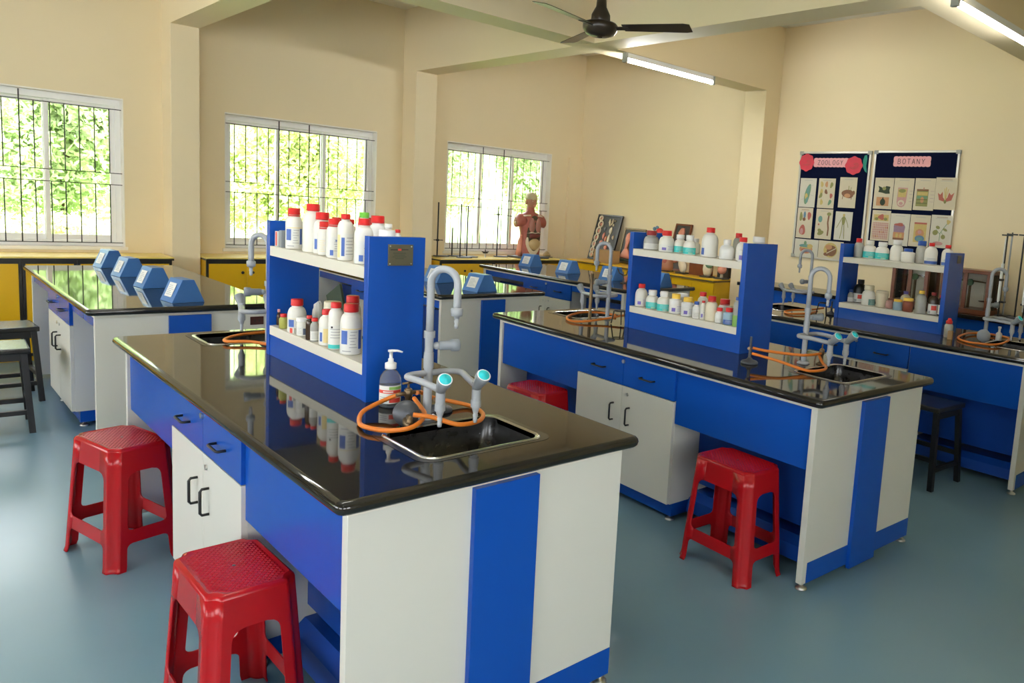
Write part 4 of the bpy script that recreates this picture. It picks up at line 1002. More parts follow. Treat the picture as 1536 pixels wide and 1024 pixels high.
# burner lying with its round base turned to the camera
e = empty('gas_burner', (1.172, 2.242, TOP+.001), R(20), 'dark gas burner lying on its side by the front tap', 'burner')
T = Matrix.Translation((0, .0, .043)) @ Vector((-.75, -.62, .28)).normalized().to_track_quat('Z', 'Y').to_matrix().to_4x4()
MB().m('burner').lathe([(0, -.014), (.034, -.012), (.042, -.002), (.040, .006), (.022, .012), (.012, .016), (0, .016)], 24, T).build('base', e)
MB().m('brass').tube([(0, 0, .043), (.008, .01, .043), (.03, .03, .035), (.06, .06, .03)], .011, 10).build('barrel', e)
MB().m('brass').tube([(-.005, -.012, .035), (-.022, -.036, .036), (-.03, -.04, .02)], .009, 8).tube([(-.03, -.05, .015), (-.02, -.02, .018), (.0, .0, .03)], .012, 8).build('inlet', e)
def upright_burner(x, y, z, label, h=.13):
    e = empty('gas_burner', (x, y, z), 0, label, 'burner', 'gas burners')
    MB().m('burner').lathe([(0, 0), (.044, 0), (.046, .006), (.040, .014), (.016, .022), (.012, .03), (0, .03)], 22).build('base', e)
    MB().m('burner').cyl((0, 0, .028), (0, 0, h*.55), .0085, seg=12).cyl((0, 0, h*.55), (0, 0, h), .0065, seg=12).build('barrel', e)
    MB().m('brass').tube([(0, 0, h*.55), (-.022, -.006, h*.58)], .008, 8).build('collar', e)
    return e
upright_burner(1.353, 2.352, TOP+.0006, 'short black round based burner behind the front tap column', .075)
upright_burner(3.118, 2.352, TOP+.0006, 'slim grey burner on a round foot beside the middle rack', .14)
hose('rubber_hose', [(3.128, 2.346, .962), (3.185, 2.281, .951), (3.30, 2.176, .941), (3.37, 2.140, .942), (3.443, 2.131, .945)], 'straight upper orange hose from the slim burner to the gas cock')
hose('rubber_hose', [(3.112, 2.333, .936), (3.127, 2.185, .925), (3.165, 2.099, .905), (3.213, 2.045, .891), (3.315, 2.030, .889), (3.405, 2.072, .889), (3.435, 2.11, .895), (3.458, 2.150, .925), (3.472, 2.157, .940)], 'lower looping orange hose crossing the sink edge on the second bench')
gas_cock(3.475, 2.148, R(30), 'brass gas cock behind the tap on the second bench')
hose('rubber_hose', [(3.47, 3.68, .925), (3.31, 3.70, .905), (3.151, 3.72, .893), (3.10, 3.80, .889), (3.19, 3.94, .891), (3.40, 4.05, .893), (3.52, 4.00, .893), (3.56, 3.87, .893)], 'orange hose loop at the far sink of the second bench')
hose('rubber_hose', [(1.345, 4.03, .892), (1.211, 3.985, .8945), (1.125, 3.90, .8945), (1.115, 3.835, .8945), (1.20, 3.79, .8945), (1.26, 3.70, .8893), (1.33, 3.63, .889)], 'orange hose loop at the far end of the front bench')
hose('rubber_hose', [(5.42, 2.20, .900), (5.62, 2.225, .893), (5.74, 2.13, .893), (5.66, 1.97, .895), (5.42, 1.90, .895), (5.20, 1.90, .895), (5.16, 2.05, .890), (5.27, 2.17, .890)], 'orange hose ring around the tap at the right edge', closed=True)
hose('rubber_hose', [(5.62, 3.50, .905), (5.45, 3.50, .900), (5.25, 3.56, .895), (5.12, 3.55, .890), (5.07, 3.45, .890), (5.22, 3.40, .893), (5.40, 3.42, .897)], 'orange hose loop at the sink below the zoology board')
def tripod(x, y, label, h=.11, r=.055, rz=0.):
    e = empty('tripod_stand', (x, y, TOP+.0005), rz, label, 'stand', 'black tripod stands')
    MB().m('blackmetal').tube([(r*.7*math.cos(i*PI/8), r*.7*math.sin(i*PI/8), h) for i in range(16)], .004, 6, closed=True).build('ring', e)
    for k in range(3):
        a = k*2*PI/3; MB().m('blackmetal').tube([(r*.7*math.cos(a), r*.7*math.sin(a), h), (r*math.cos(a), r*math.sin(a), .004)], .0042, 6).build('leg', e)
tripod(3.345, 3.60, 'black tripod in front of the far tap on the second bench', .09)
upright_burner(3.462, 3.60, TOP+.0006, 'black burner beside the tripod at the far tap of the second bench', .09)
e = empty('tripod_stand', (3.20, 3.985, TOP+.0005), 0)
bpy.data.objects.remove(e)
tripod(5.36, 3.34, 'black tripod on the rightmost bench left of the far rack', .10)
upright_burner(5.47, 3.33, TOP+.0006, 'black burner with bent lever left of the far rack', .11)
o = tag(MB().m('brass').lathe([(0, 0), (.02, 0), (.02, .006), (.011, .012), (.0105, .30), (.013, .31), (0, .31)], 12).build('support_post'), 'slim dull metal post beside the far tap on the second bench', 'post'); o.location = (3.285, 3.825, TOP+.0006)
# things near the right edge tap
e = empty('wash_bottle', (5.29, 2.255, TOP+.0006), 0, 'grey wash bottle with a red top beside the far rack', 'bottle')
MB().m('b_clear').lathe([(0, 0), (.028, 0), (.03, .004), (.03, .085), (.02, .10), (0, .10)], 18).build('body', e)
MB().m('b_red').lathe([(.021, .098), (.023, .10), (.023, .118), (.012, .124), (.010, .138), (0, .138)], 16).tube([(0, 0, .13), (-.02, -.015, .138), (-.04, -.03, .13)], .005, 8).build('cap', e)
e = empty('gas_burner', (5.33, 2.02, TOP+.001), 0, 'pale grey round burner base standing on edge at the right tap', 'burner')
T = Matrix.Translation((0, 0, .046)) @ Vector((-.9, -.4, .15)).normalized().to_track_quat('Z', 'Y').to_matrix().to_4x4()
MB().m('greydark').lathe([(0, -.012), (.035, -.01), (.045, 0), (.042, .006), (.02, .012), (0, .014)], 22, T).build('base', e)
MB().m('brass').tube([(.01, .004, .046), (.05, .02, .04), (.08, .03, .035)], .010, 8).build('barrel', e)
o = carton('carton', 5.20, 2.20, TOP+.0006, .035, .03, .06, .2, 'cardboard', 'small tan carton behind the orange hose at the right tap', 'carton')
o = tag(MB().m('b_bwhite').lathe([(0, 0), (.02, 0), (.021, .004), (.021, .05), (.008, .062), (.008, .085), (.011, .087), (.011, .10), (0, .10)], 16).build('dropper_bottle'), 'small white dropper bottle inside the right hose ring', 'bottle'); o.location = (5.56, 2.00, TOP+.0006)
# clamp on the far bench
e = empty('test_tube_clamp', (5.26, 5.64, TOP+.0005), 0, 'small black clamp stand between blue boxes on the far bench', 'stand')
MB().m('blackmetal').lathe([(0, 0), (.03, 0), (.03, .006), (.006, .012), (.005, .12), (0, .12)], 12).build('base', e)
MB().m('blackmetal').tube([(0, 0, .08), (-.02, .04, .10), (-.03, .06, .14)], .006, 8).tube([(0, 0, .08), (.01, -.035, .09), (.02, -.04, .13)], .006, 8).build('jaws', e)

# ---------------------------------------------------------------- retort stands by the window
def retort(x, y, h, label, boss=None, key='blackmetal', bkey='burner', arm=None, z0=CZ):
    e = empty('retort_stand', (x, y, z0+.0005), R(random.uniform(-15, 15)), label, 'stand', 'retort stands on the worktop')
    MB().m(bkey).box(-.07, .10, -.045, .045, 0, .012, .003).build('base', e)
    MB().m(key).cyl((-.04, 0, .01), (-.04, 0, h), .0085, seg=8).build('rod', e)
    if boss:
        b = MB().m('blackmetal').box(-.055, -.025, -.012, .012, boss-.012, boss+.012, .003).cyl((-.09, 0, boss), (.03, 0, boss), .005, seg=8)
        bo = b.build('boss_head', e)
        if arm: MB().m('blackmetal').cyl((.03, 0, boss), (arm, 0, boss-.01), .004, seg=8).tube([(arm, 0, boss-.01), (arm+.03, .022, boss-.012), (arm+.055, .012, boss-.012)], .005, 6).tube([(arm, 0, boss-.01), (arm+.03, -.022, boss-.012), (arm+.055, -.012, boss-.012)], .005, 6).build('clamp', bo)
retort(4.83, 8.50, .66, 'leftmost retort stand by the third window, with a low cross bar', .20)
retort(5.05, 8.54, .36, 'short retort stand second from left by the third window')
retort(5.04, 8.32, .66, 'tall thin retort stand third from left by the third window')
retort(5.19, 8.42, .64, 'tall black retort stand fourth from left by the third window')
retort(5.69, 8.50, .66, 'retort stand with a raised clamp arm left of the torso model', .55, arm=.10)
e = empty('clamp_holder', (5.42, 8.42, CZ+.0005), 0, 'small black clamp standing on the worktop between the retort stands', 'clamp')
MB().m('steel').cyl((0, 0, 0), (0, 0, .05), .009, seg=10).build('post', e)
MB().m('blackmetal').box(-.03, .03, -.012, .012, .05, .072, .004).tube([(-.05, 0, .07), (0, 0, .066), (.05, 0, .07)], .006, 8).cyl((0, 0, .07), (0, 0, .10), .006, seg=8).build('head', e)

# ---------------------------------------------------------------- anatomical torso
def torso():
    tx, ty, tz = 6.085, 8.41, CZ+.0005
    bd = empty('torso_model', (tx, ty, tz), R(2), 'armless anatomical torso model with open chest and belly, before the third window', 'model')
    s = MB().m('darkboard').box(-.24, .23, -.15, .15, 0, .022, .004).build('base_board', bd)
    def ring(z, rx, ry, cx=0, cy=0, n=28, pw=.92):
        out = []
        for i in range(n):
            a = 2*PI*i/n; c, s_ = math.cos(a), math.sin(a)
            out.append(Vector((cx+rx*math.copysign(abs(c)**pw, c), cy+ry*math.copysign(abs(s_)**pw, s_), z)))
        return out
    b = MB().m('muscle')
    b.loft([ring(.022, .155, .098), ring(.06, .158, .102), ring(.12, .160, .105), ring(.19, .150, .10), ring(.26, .138, .092), ring(.33, .142, .095), ring(.40, .158, .102), ring(.47, .172, .105), ring(.52, .178, .098), ring(.555, .165, .085), ring(.585, .120, .070), ring(.605, .075, .058, 0, .008), ring(.625, .055, .054, 0, .008), ring(.66, .050, .053, 0, .004), ring(.70, .052, .056, 0, 0)])
    # shoulder stumps merged into the trunk surface
    for sx in (-1, 1):
        b.loft([[Vector((sx*x, .0+r_*math.cos(2*PI*i/18), zc+r_*1.05*math.sin(2*PI*i/18))) for i in range(18)] for x, r_, zc in ((.10, .085, .485), (.16, .083, .497), (.20, .076, .487), (.225, .064, .468), (.232, .05, .46))])
    bo = b.build('trunk', bd)
    for sx in (-1, 1):
        MB().m('skin').lathe([(.050, 0), (.048, .004), (.02, .006), (0, .006)], 18, Matrix.Translation((sx*.230, 0, .46)) @ Vector((sx, 0, -.12)).to_track_quat('Z', 'Y').to_matrix().to_4x4()).m('bone').ball((sx*.236, 0, .462), .016, seg=10).build('shoulder_cut', bo)
    # opened front: dark cavity edge, organs
    def patch(key, pts, cy, bulge, name, n=6, T=None):
        """flat outline in xz drawn on the front, domed towards -y"""
        b = MB().m(key); c = Vector((sum(p[0] for p in pts)/len(pts), 0, sum(p[1] for p in pts)/len(pts)))
        rings = []
        for k in range(n+1):
            t = k/n; q = math.cos(t*PI/2); rings.append([Vector((c.x+(p[0]-c.x)*q, cy-bulge*math.sin(t*PI/2), c.z+(p[1]-c.z)*q)) for p in pts] if k < n else [Vector((c.x+(p[0]-c.x)*.02, cy-bulge, c.z+(p[1]-c.z)*.02)) for p in pts])
        rings = [[Vector((v.x, cy+.05, v.z)) for v in rings[0]]]+rings
        return b.loft(rings).build(name, bd)
    def oval(cx, cz, rx, rz_, n=20, egg=0.): return [(cx+rx*math.cos(2*PI*i/n)*(1+egg*math.sin(2*PI*i/n)), cz+rz_*math.sin(2*PI*i/n)) for i in range(n)]
    patch('bone', oval(0, .185, .112, .150, egg=.15), -.097, .012, 'pelvis_rim')
    patch('cavity', oval(0, .33, .100, .235, egg=.0), -.106, .014, 'body_cavity')
    patch('lung', oval(-.048, .435, .046, .098, egg=-.22), -.112, .022, 'lung')
    patch('lung', oval(.048, .435, .046, .098, egg=-.22), -.112, .022, 'lung')
    patch('bone', [(-.105, .33), (-.06, .352), (0, .340), (.06, .352), (.105, .33), (.06, .336), (0, .324), (-.06, .336)], -.118, .010, 'diaphragm')
    patch('liver', [(-.085, .325), (.0, .33), (.085, .32), (.08, .285), (.03, .27), (-.04, .262), (-.085, .27)], -.116, .018, 'liver')
    patch('gut', oval(0, .185, .088, .078, egg=.15), -.112, .030, 'intestines')
    b = MB().m('muscle').tube([(0, -.075, .56), (0, -.09, .53), (.0, -.112, .49)], .012, 8).tube([(0, -.112, .49), (-.03, -.118, .46)], .007, 6).tube([(0, -.112, .49), (.03, -.118, .46)], .007, 6); b.build('windpipe', bd)
    b = MB().m('flesh').tube([(-.158, -.03, .30), (-.165, -.02, .22), (-.172, -.02, .12), (-.185, -.01, .03)], .03, 10, rs=[.012, .03, .036, .04]); b.build('hip_flap', bd)
    MB().m('bone').tube([(-.062, -.088, .565), (-.11, -.085, .562), (-.155, -.055, .553)], .011, 8).tube([(.062, -.088, .565), (.11, -.085, .562), (.155, -.055, .553)], .011, 8).build('collar_bone', bd)
    # head
    hd = MB().m('skin'); hz = .665
    prof = [(-.005, .040, .045, .006), (.010, .050, .056, -.006), (.028, .056, .066, -.014), (.05, .061, .075, -.014), (.08, .066, .083, -.008), (.105, .069, .088, -.004), (.125, .071, .090, .0)]
    hd.loft([ring(hz+z, rx, ry, 0, cy, pw=1.) for z, rx, ry, cy in prof])
    hd.loft([[Vector((.012*w*math.cos(2*PI*i/10), -.086-d+.009*math.sin(2*PI*i/10)*w, hz+z)) for i in range(10)] for z, d, w in ((.045, .0, .9), (.050, .012, 1.15), (.056, .016, 1.1), (.075, .008, .75), (.098, .0, .6))])   # nose
    for sx in (-1, 1):
        hd.loft([[Vector((sx*(.064+o_), .012+.017*w*math.cos(2*PI*i/12), hz+.066+.027*w*math.sin(2*PI*i/12))) for i in range(12)] for o_, w in ((-.006, .9), (.006, 1.05), (.012, .9), (.010, .5))])   # ears
        hd.ball((sx*.024, -.076, hz+.092), .012, 1.3, .8, .5, seg=10)
    ho = hd.build('head', bd)
    MB().m('flesh').loft([[Vector((x, -.083-d, hz+.028+z)) for x, z in oval(0, 0, .021*w, .007*w, 12)] for d, w in ((-.006, 1.1), (.004, 1), (.007, .5))]).build('lips', ho)
    for sx in (-1, 1):
        MB().m('bone').ball((sx*.025, -.079, hz+.086), .0095, 1.3, .7, .7, seg=10).m('ink').ball((sx*.025, -.0865, hz+.086), .004, seg=8).build('eye', ho)
        MB().m('scalp').tube([(sx*.012, -.090, hz+.102), (sx*.028, -.088, hz+.107), (sx*.043, -.078, hz+.102)], .0035, 6).build('eyebrow', ho)
    MB().m('scalp').loft([ring(hz+z, rx, ry, 0, cy, pw=1.) for z, rx, ry, cy in ((.108, .0715, .090, -.001), (.115, .0745, .093, 0), (.135, .0745, .0935, .002), (.16, .070, .088, .004), (.182, .056, .072, .006), (.197, .035, .048, .008), (.204, .012, .018, .008))]).build('scalp', ho)
torso()
e = empty('foot_model', (6.43, 8.47, CZ+.0005), R(10), 'small tan model beside the torso model board', 'model')
MB().m('darkboard').box(-.07, .07, -.05, .05, 0, .01, .002).build('base', e)
MB().m('gut').loft([[Vector((x, .026*w*math.cos(2*PI*i/12), .012+.03*h+.03*h*math.sin(2*PI*i/12))) for i in range(12)] for x, w, h in ((-.06, .6, .5), (-.04, 1, .9), (0, 1, 1.3), (.03, .9, 1.0), (.06, .8, .5), (.066, .3, .3))]).build('foot', e)

# ---------------------------------------------------------------- leaning anatomy boards on the right wall cabinets
def leaning(y0, y1, h, xb, label, name='anatomy_board', frame='black', tilt=None):
    e = empty(name, (xb, (y0+y1)/2, BZC+.0085), 0, label, 'board', 'anatomy boards leaning on the right wall')
    tl = tilt if tilt else math.asin(min(.9, (X1-.03-xb)/h)); e.rotation_euler = (0, tl, 0)
    w = (y1-y0)/2
    MB().m('darkboard').box(0.004, .018, -w+.002, w-.002, .002, h-.002).build('panel', e)
    f = MB().m(frame).box(-.004, .02, -w, -w+.022, 0, h, .002).box(-.004, .02, w-.022, w, 0, h, .002).box(-.004, .02, -w+.022, w-.022, 0, .022, .002).box(-.004, .02, -w+.022, w-.022, h-.022, h, .002); f.build('frame', e)
    return e, w
def bump3(e, key, pts, name, thick=.014, x=.004):
    n = len(pts); c = (sum(p[0] for p in pts)/n, sum(p[1] for p in pts)/n); b = MB().m(key)
    b.loft([[Vector((x-thick*d, c[0]+(p[0]-c[0])*q, c[1]+(p[1]-c[1])*q)) for p in pts] for d, q in ((0, 1), (.6, .92), (.95, .6), (1, .1))]); return b.build(name, e)
def ov(cy, cz, ry, rz_, n=16, w=0.): return [(cy+ry*math.cos(2*PI*i/n), cz+rz_*math.sin(2*PI*i/n)*(1+w*math.cos(6*PI*i/n))) for i in range(n)]
e, w = leaning(7.66, 8.16, .640, 6.90, 'tall dark board with white bone models leaning in the corner', frame='black')
for cy, cz, ry, rz_ in ((.17, .585, .032, .030), (.15, .50, .044, .045), (.165, .405, .040, .048), (.175, .31, .036, .045), (.185, .215, .032, .04), (.19, .13, .03, .035), (.185, .06, .03, .03)):
    o = MB().m('bone').tube([(-.004, cy+ry*math.cos(i*PI/7), cz+rz_*math.sin(i*PI/7)) for i in range(14)], .011, 8, closed=True).build('vertebra', e); bump3(e, 'flesh', ov(cy, cz, ry*.55, rz_*.55), 'vertebra_core', .01)
for cy, cz, ry, rz_, key in ((-.08, .42, .028, .05, 'bone'), (-.075, .30, .02, .075, 'bone'), (-.125, .56, .012, .012, 'bone'), (-.11, .50, .012, .02, 'bone'), (-.03, .52, .016, .04, 'bone'), (-.02, .30, .022, .04, 'flesh'), (.035, .34, .02, .05, 'flesh'), (.055, .24, .03, .04, 'flesh'), (-.12, .22, .022, .03, 'bone'), (-.14, .13, .02, .025, 'bone'), (-.16, .33, .014, .03, 'bone'), (.04, .44, .012, .03, 'greydark'), (-.06, .18, .03, .03, 'flesh')):
    bump3(e, key, ov(cy, cz, ry, rz_, w=.15), 'bone_model' if key == 'bone' else 'muscle_model', .02)
b = MB().m('bone').tube([(-.01, -.03, .58), (-.012, -.02, .53), (-.012, -.055, .49), (-.012, -.09, .52), (-.01, -.085, .585)], .010, 8); b.build('jaw_model', e)
e, w = leaning(7.20, 7.60, .48, 6.95, 'dark board with a pink leaf shaped organ, leaning beside the bone board', frame='brass')
bump3(e, 'flesh', [(y_+.075, z_) for y_, z_ in ((.02, .42), (-.02, .40), (-.035, .33), (-.01, .24), (.0, .16), (.03, .16), (.035, .25), (.06, .33), (.055, .39))], 'organ_model', .03)
bump3(e, 'flesh', [(.11, .20), (.05, .20), (-.03, .12), (-.05, .06), (.165, .06), (.16, .11)], 'organ_base', .035)
bump3(e, 'k_dkgreen', [(-.16, .022), (.17, .022), (.165, .058), (-.15, .058)], 'green_mount', .03)
e, w = leaning(6.385, 6.66, .60, 6.91, 'small dark board with a pink kidney figure, leaning behind the middle rack', frame='wood')
bump3(e, 'flesh', [(.015, .55), (-.03, .545), (-.05, .49), (-.03, .43), (-.07, .36), (-.08, .28), (.07, .28), (.06, .36), (.025, .43), (.05, .49)], 'kidney_model', .04)
bump3(e, 'flesh', ov(0, .17, .07, .08), 'lower_organ', .03)
carton('cardboard_box', 6.745, 7.585, BZC+.001, .18, .32, .165, 0, 'cardboard', 'brown cardboard box standing before the bone board', 'box')
# models standing along the worktop, glimpsed through the middle rack
def model(name, x, y, label, rings, key, extra=None, base=True):
    e = empty(name, (x, y, BZC+.001), 0, label, 'model', 'teaching models on the right wall cabinets')
    if base: MB().m('darkboard').box(-.06, .06, -.07, .07, 0, .015, .002).build('base', e)
    b = MB().m(key); b.loft([[Vector((cx+rx*math.cos(2*PI*i/16), cy+ry*math.sin(2*PI*i/16), z)) for i in range(16)] for z, rx, ry, cx, cy in rings]); bo = b.build('figure', e)
    for k_, nm, c, r in (extra or []): MB().m(k_).ball(c, r, seg=12).build(nm, e)
    return e
model('flower_model', 6.86, 6.74, 'red ball headed model on a stem with blue vanes, above the middle rack', [(.015, .012, .012, 0, 0), (.38, .010, .010, 0, 0)], 'greydark', [('b_red', 'head', (0, 0, .46), .055), ('b_bwhite', 'collar', (0, 0, .36), .05), ('k_blue', 'vane', (-.02, .075, .50), .025), ('k_blue', 'vane', (-.02, .03, .52), .022)])
model('torso_bust', 6.74, 6.47, 'tan half torso model behind the middle rack', [(.015, .07, .085, 0, 0), (.06, .075, .095, 0, 0), (.12, .07, .09, 0, 0), (.18, .05, .07, 0, 0), (.22, .03, .035, 0, 0), (.30, .035, .04, 0, 0), (.34, .02, .02, 0, 0)], 'skin', [('k_red', 'organ', (-.055, -.02, .13), .03), ('k_blue', 'organ', (-.055, .035, .14), .03)])
model('ear_model', 6.75, 6.20, 'cream folded ear like model behind the middle rack', [(.015, .02, .03, 0, 0), (.04, .03, .05, 0, 0), (.10, .035, .065, 0, .01), (.16, .03, .05, 0, .03), (.20, .01, .02, 0, .04)], 'bone')
carton('cardboard_box', 6.84, 5.99, BZC+.001, .14, .26, .19, 0, 'wood', 'reddish brown box between teaching models behind the middle rack', 'box')
model('skull_model', 6.74, 5.80, 'cream skull model with green top behind the middle rack', [(.015, .03, .035, 0, 0), (.04, .045, .05, 0, 0), (.09, .055, .06, 0, 0), (.14, .05, .055, 0, 0), (.17, .02, .02, 0, 0)], 'bone', [('k_green', 'cover', (-.01, -.025, .14), .045)])
model('eye_model', 6.76, 5.60, 'reddish ball model beside the pillar behind the middle rack', [(.015, .02, .02, 0, 0), (.06, .015, .015, 0, 0)], 'bone', [('flesh', 'ball', (0, 0, .11), .055)])
carton('cardboard_box', 6.98, 5.72, BZC+.001, .12, .16, .20, 0, 'darkboard', 'dark box against the pillar behind the teaching models', 'box')

# ---------------------------------------------------------------- wooden balance cases and burette stands on the wall counter
WCZ = .9225
def balance_case(y0, y1, x0, h, label):
    e = empty('balance_case', (x0, (y0+y1)/2, WCZ+.0005), 0, label, 'balance', 'wooden balance cases on the wall counter')
    w = (y1-y0)/2; D = .26; u = .035
    MB().m('wood').box(-.01, D+.01, -w-.01, w+.01, 0, .04, .003).build('base', e)
    MB().m('wood').box(-.015, D+.01, -w-.015, w+.015, h-.03, h, .003).build('lid', e)
    for x, y in ((0, -w), (0, w-u), (D-u, -w), (D-u, w-u)): MB().m('wood').box(x, x+u, y, y+u, .0405, h-.0305, .002).build('post', e)
    MB().m('wood').box(.002, .022, -u*.5, u*.5, .0405, h-.0305).build('mullion', e)
    for a, c in ((-w+u+.001, -u*.5-.001), (u*.5+.001, w-u-.001)): MB().m('glass').box(.008, .012, a, c, .042, h-.032).build('pane', e)
    for s in (-1, 1): MB().m('glass').box(u+.001, D-u-.001, s*(w-.012)-.002, s*(w-.012)+.002, .042, h-.032).build('pane', e)
    MB().m('chart2').box(D-.012, D-.006, -w+u+.001, w-u-.001, .042, h-.032).build('back_panel', e)
    b = MB().m('brass').cyl((.12, 0, .04), (.12, 0, h*.72), .012, seg=12).tube([(.12, -w*.62, h*.72), (.12, 0, h*.74), (.12, w*.62, h*.72)], .006, 8)
    bo = b.build('balance_beam', e)
    for s in (-1, 1):
        MB().m('brass').cyl((.12, s*w*.6, h*.72), (.12, s*w*.6, h*.28), .0015, seg=6).lathe([(0, 0), (.035, .002), (.045, .010), (.043, .010), (.034, .004), (0, .003)], 18, Matrix.Translation((.12, s*w*.6, h*.27))).build('pan', bo)
    MB().m('k_green').cyl((.10, 0, h*.70), (.125, 0, h*.70), .03, seg=16).build('dial', bo)
balance_case(3.10, 3.46, 6.70, .375, 'left wooden balance case seen through the far rack')
balance_case(2.535, 2.98, 6.70, .385, 'right wooden balance case beside the far rack upright')
def burette(x, y, h, label, key, bur):
    e = empty('burette_stand', (x, y, WCZ+.0005), 0, label, 'stand', 'tall burette stands on the wall counter')
    MB().m('burner').box(-.06, .06, -.05, .05, 0, .014, .003).build('base', e)
    MB().m(key).cyl((0, 0, .013), (0, 0, h), .0075, seg=8).build('rod', e)
    MB().m('blackmetal').box(-.008, .008, -.045, .045, h-.008, h+.004, .002).cyl((0, 0, h), (0, 0, h+.015), .006, seg=8).build('crossbar', e)
    if bur: MB().m('fixture').cyl((-.03, 0, .14), (-.03, 0, h*.66), .0125, seg=10).cyl((-.03, 0, h*.66), (-.03, 0, h-.02), .006, seg=8).cyl((-.03, 0, .08), (-.03, 0, .14), .005, seg=8).build('burette', e); MB().m('blackmetal').box(-.04, .01, -.05, .02, .135, .15, .003).box(-.045, .01, -.012, .012, h*.45, h*.45+.02, .003).build('clamp', e)
burette(6.66, 2.425, .71, 'burette stand with a white burette, leftmost of the four at the right edge', 'blackmetal', True)
burette(6.86, 2.458, .72, 'grey burette stand second from left at the right edge', 'grey', False)
burette(6.80, 2.335, .72, 'black burette stand third from left at the right edge', 'blackmetal', False)
burette(6.66, 2.22, .72, 'black burette stand farthest right at the right edge', 'blackmetal', True)

# ---------------------------------------------------------------- pin boards and charts
def WP(y, z, d): return (X1-d, y, z)
def pinboard(y0, y1, z0, z1, label):
    e = empty('pin_board', (X1-.001, (y0+y1)/2, (z0+z1)/2), 0, label, 'board', 'navy pin boards on the right wall')
    w, h = (y1-y0)/2, (z1-z0)/2
    MB().m('felt').box(-.014, -.002, -w+.01, w-.01, -h+.01, h-.01).build('felt', e)
    f = MB().m('alframe'); t = .022
    f.box(-.02, 0, -w, -w+t, -h+t, h-t, .003).box(-.02, 0, w-t, w, -h+t, h-t, .003).box(-.02, 0, -w+t, w-t, -h, -h+t, .003).box(-.02, 0, -w+t, w-t, h-t, h, .003); f.build('frame', e)
    for sy in (-1, 1):
        for sz in (-1, 1):
            a, c = sorted((sy*(w-.042), sy*(w+.004))); p, q = sorted((sz*(h-.034), sz*(h+.004))); MB().m('cap_grey').box(-.024, -.0005, a, c, p, q, .006).build('corner_cap', e)
pinboard(4.02, 4.885, 1.235, 2.382, 'navy pin board titled ZOOLOGY with eight animal charts')
pinboard(3.098, 3.985, 1.235, 2.388, 'navy pin board titled BOTANY with eight plant charts')
class Draw:
    """coloured card drawing, u,v in 0..1 of the sheet seen from the room (u to the right)"""
    def __init__(s, y0, y1, z0, z1, base='chart', d=.0205):
        s.b = MB(); s.y0, s.y1, s.z0, s.z1, s.d, s.k = y0, y1, z0, z1, d, 0
        s.cy, s.cz = (y0+y1)/2, (z0+z1)/2
        s.b.m(base).box(-d-.0008+X1-X1, -d, y0-s.cy, y1-s.cy, z0-s.cz, z1-s.cz)
    def pt(s, u, v): return (-(s.d+.0010+s.k*.00012), (s.y1-u*(s.y1-s.y0))-s.cy, s.z0+v*(s.z1-s.z0)-s.cz)
    def shape(s, key, pts):
        s.k += 1; s.b.m(key).poly([s.pt(u, v) for u, v in pts]); return s
    def ov(s, key, cu, cv, ru, rv, a=0., n=16, wob=0.):
        ca, sa = math.cos(R(a)), math.sin(R(a)); ar = (s.y1-s.y0)/(s.z1-s.z0); P = []
        for i in range(n):
            t = 2*PI*i/n; q = 1+wob*math.sin(3*t+cu*9); x, y = ru*math.cos(t)*q, rv*math.sin(t)*q/ar*ar
            P.append((cu+x*ca-y*sa/ar, cv+x*sa*ar+y*ca))
        return s.shape(key, P)
    def line(s, key, pts, w=.012):
        ar = (s.y1-s.y0)/(s.z1-s.z0)
        for (u0, v0), (u1, v1) in zip(pts, pts[1:]):
            du, dv = (u1-u0)*ar, v1-v0; L = math.hypot(du, dv) or 1; nu, nv = -dv/L*w/ar, du/L*w
            s.shape(key, [(u0+nu, v0+nv), (u0-nu, v0-nv), (u1-nu, v1-nv), (u1+nu, v1+nv)])
        return s
    def rect(s, key, u0, u1, v0, v1): return s.shape(key, [(u0, v0), (u1, v0), (u1, v1), (u0, v1)])
    def head(s, n=1):
        s.line('k_brown' if n > 1 else 'print', [(.25, .93), (.75, .93)], .006)
        if n > 1: s.line('print', [(.2, .895), (.8, .895)], .004)
        return s
    def build(s, label, cat='chart', name='wall_chart', grp=None):
        o = s.b.build(name); o.location = (X1, s.cy, s.cz); return tag(o, label, cat, grp)
GZ, GB = 'charts pinned on the zoology board', 'charts pinned on the botany board'
d = Draw(4.643, 4.848, 1.785, 2.097, 'chart2').head(); d.ov('k_green', .50, .45, .16, .36, -12, wob=.05).ov('k_tealg', .53, .60, .09, .15, -12).ov('k_yellow', .44, .38, .09, .10).ov('k_tealg', .50, .25, .07, .10); d.line('print', [(.6, .7), (.85, .78)], .004).line('print', [(.62, .45), (.88, .40)], .004).line('print', [(.35, .3), (.12, .25)], .004); d.build('chart of a green slipper shaped animal cell, upper left on the zoology board', grp=GZ)
d = Draw(4.406, 4.611, 1.785, 2.099, 'chart').head()
for k, u, v, a in (('k_yellow', .2, .8, 10), ('k_orange', .48, .8, 0), ('k_olive', .78, .78, -15), ('k_yellow', .2, .55, -10), ('k_brown', .48, .55, 20), ('k_red', .8, .42, 0), ('k_yellow', .25, .2, 5), ('k_green', .75, .2, -25), ('k_olive', .18, .42, -25)): d.ov(k, u, v, .085, .085 if k in ('k_red', 'k_brown') else .10, a, wob=.12)
d.build('chart with rows of small coloured organisms, upper middle on the zoology board', grp=GZ)
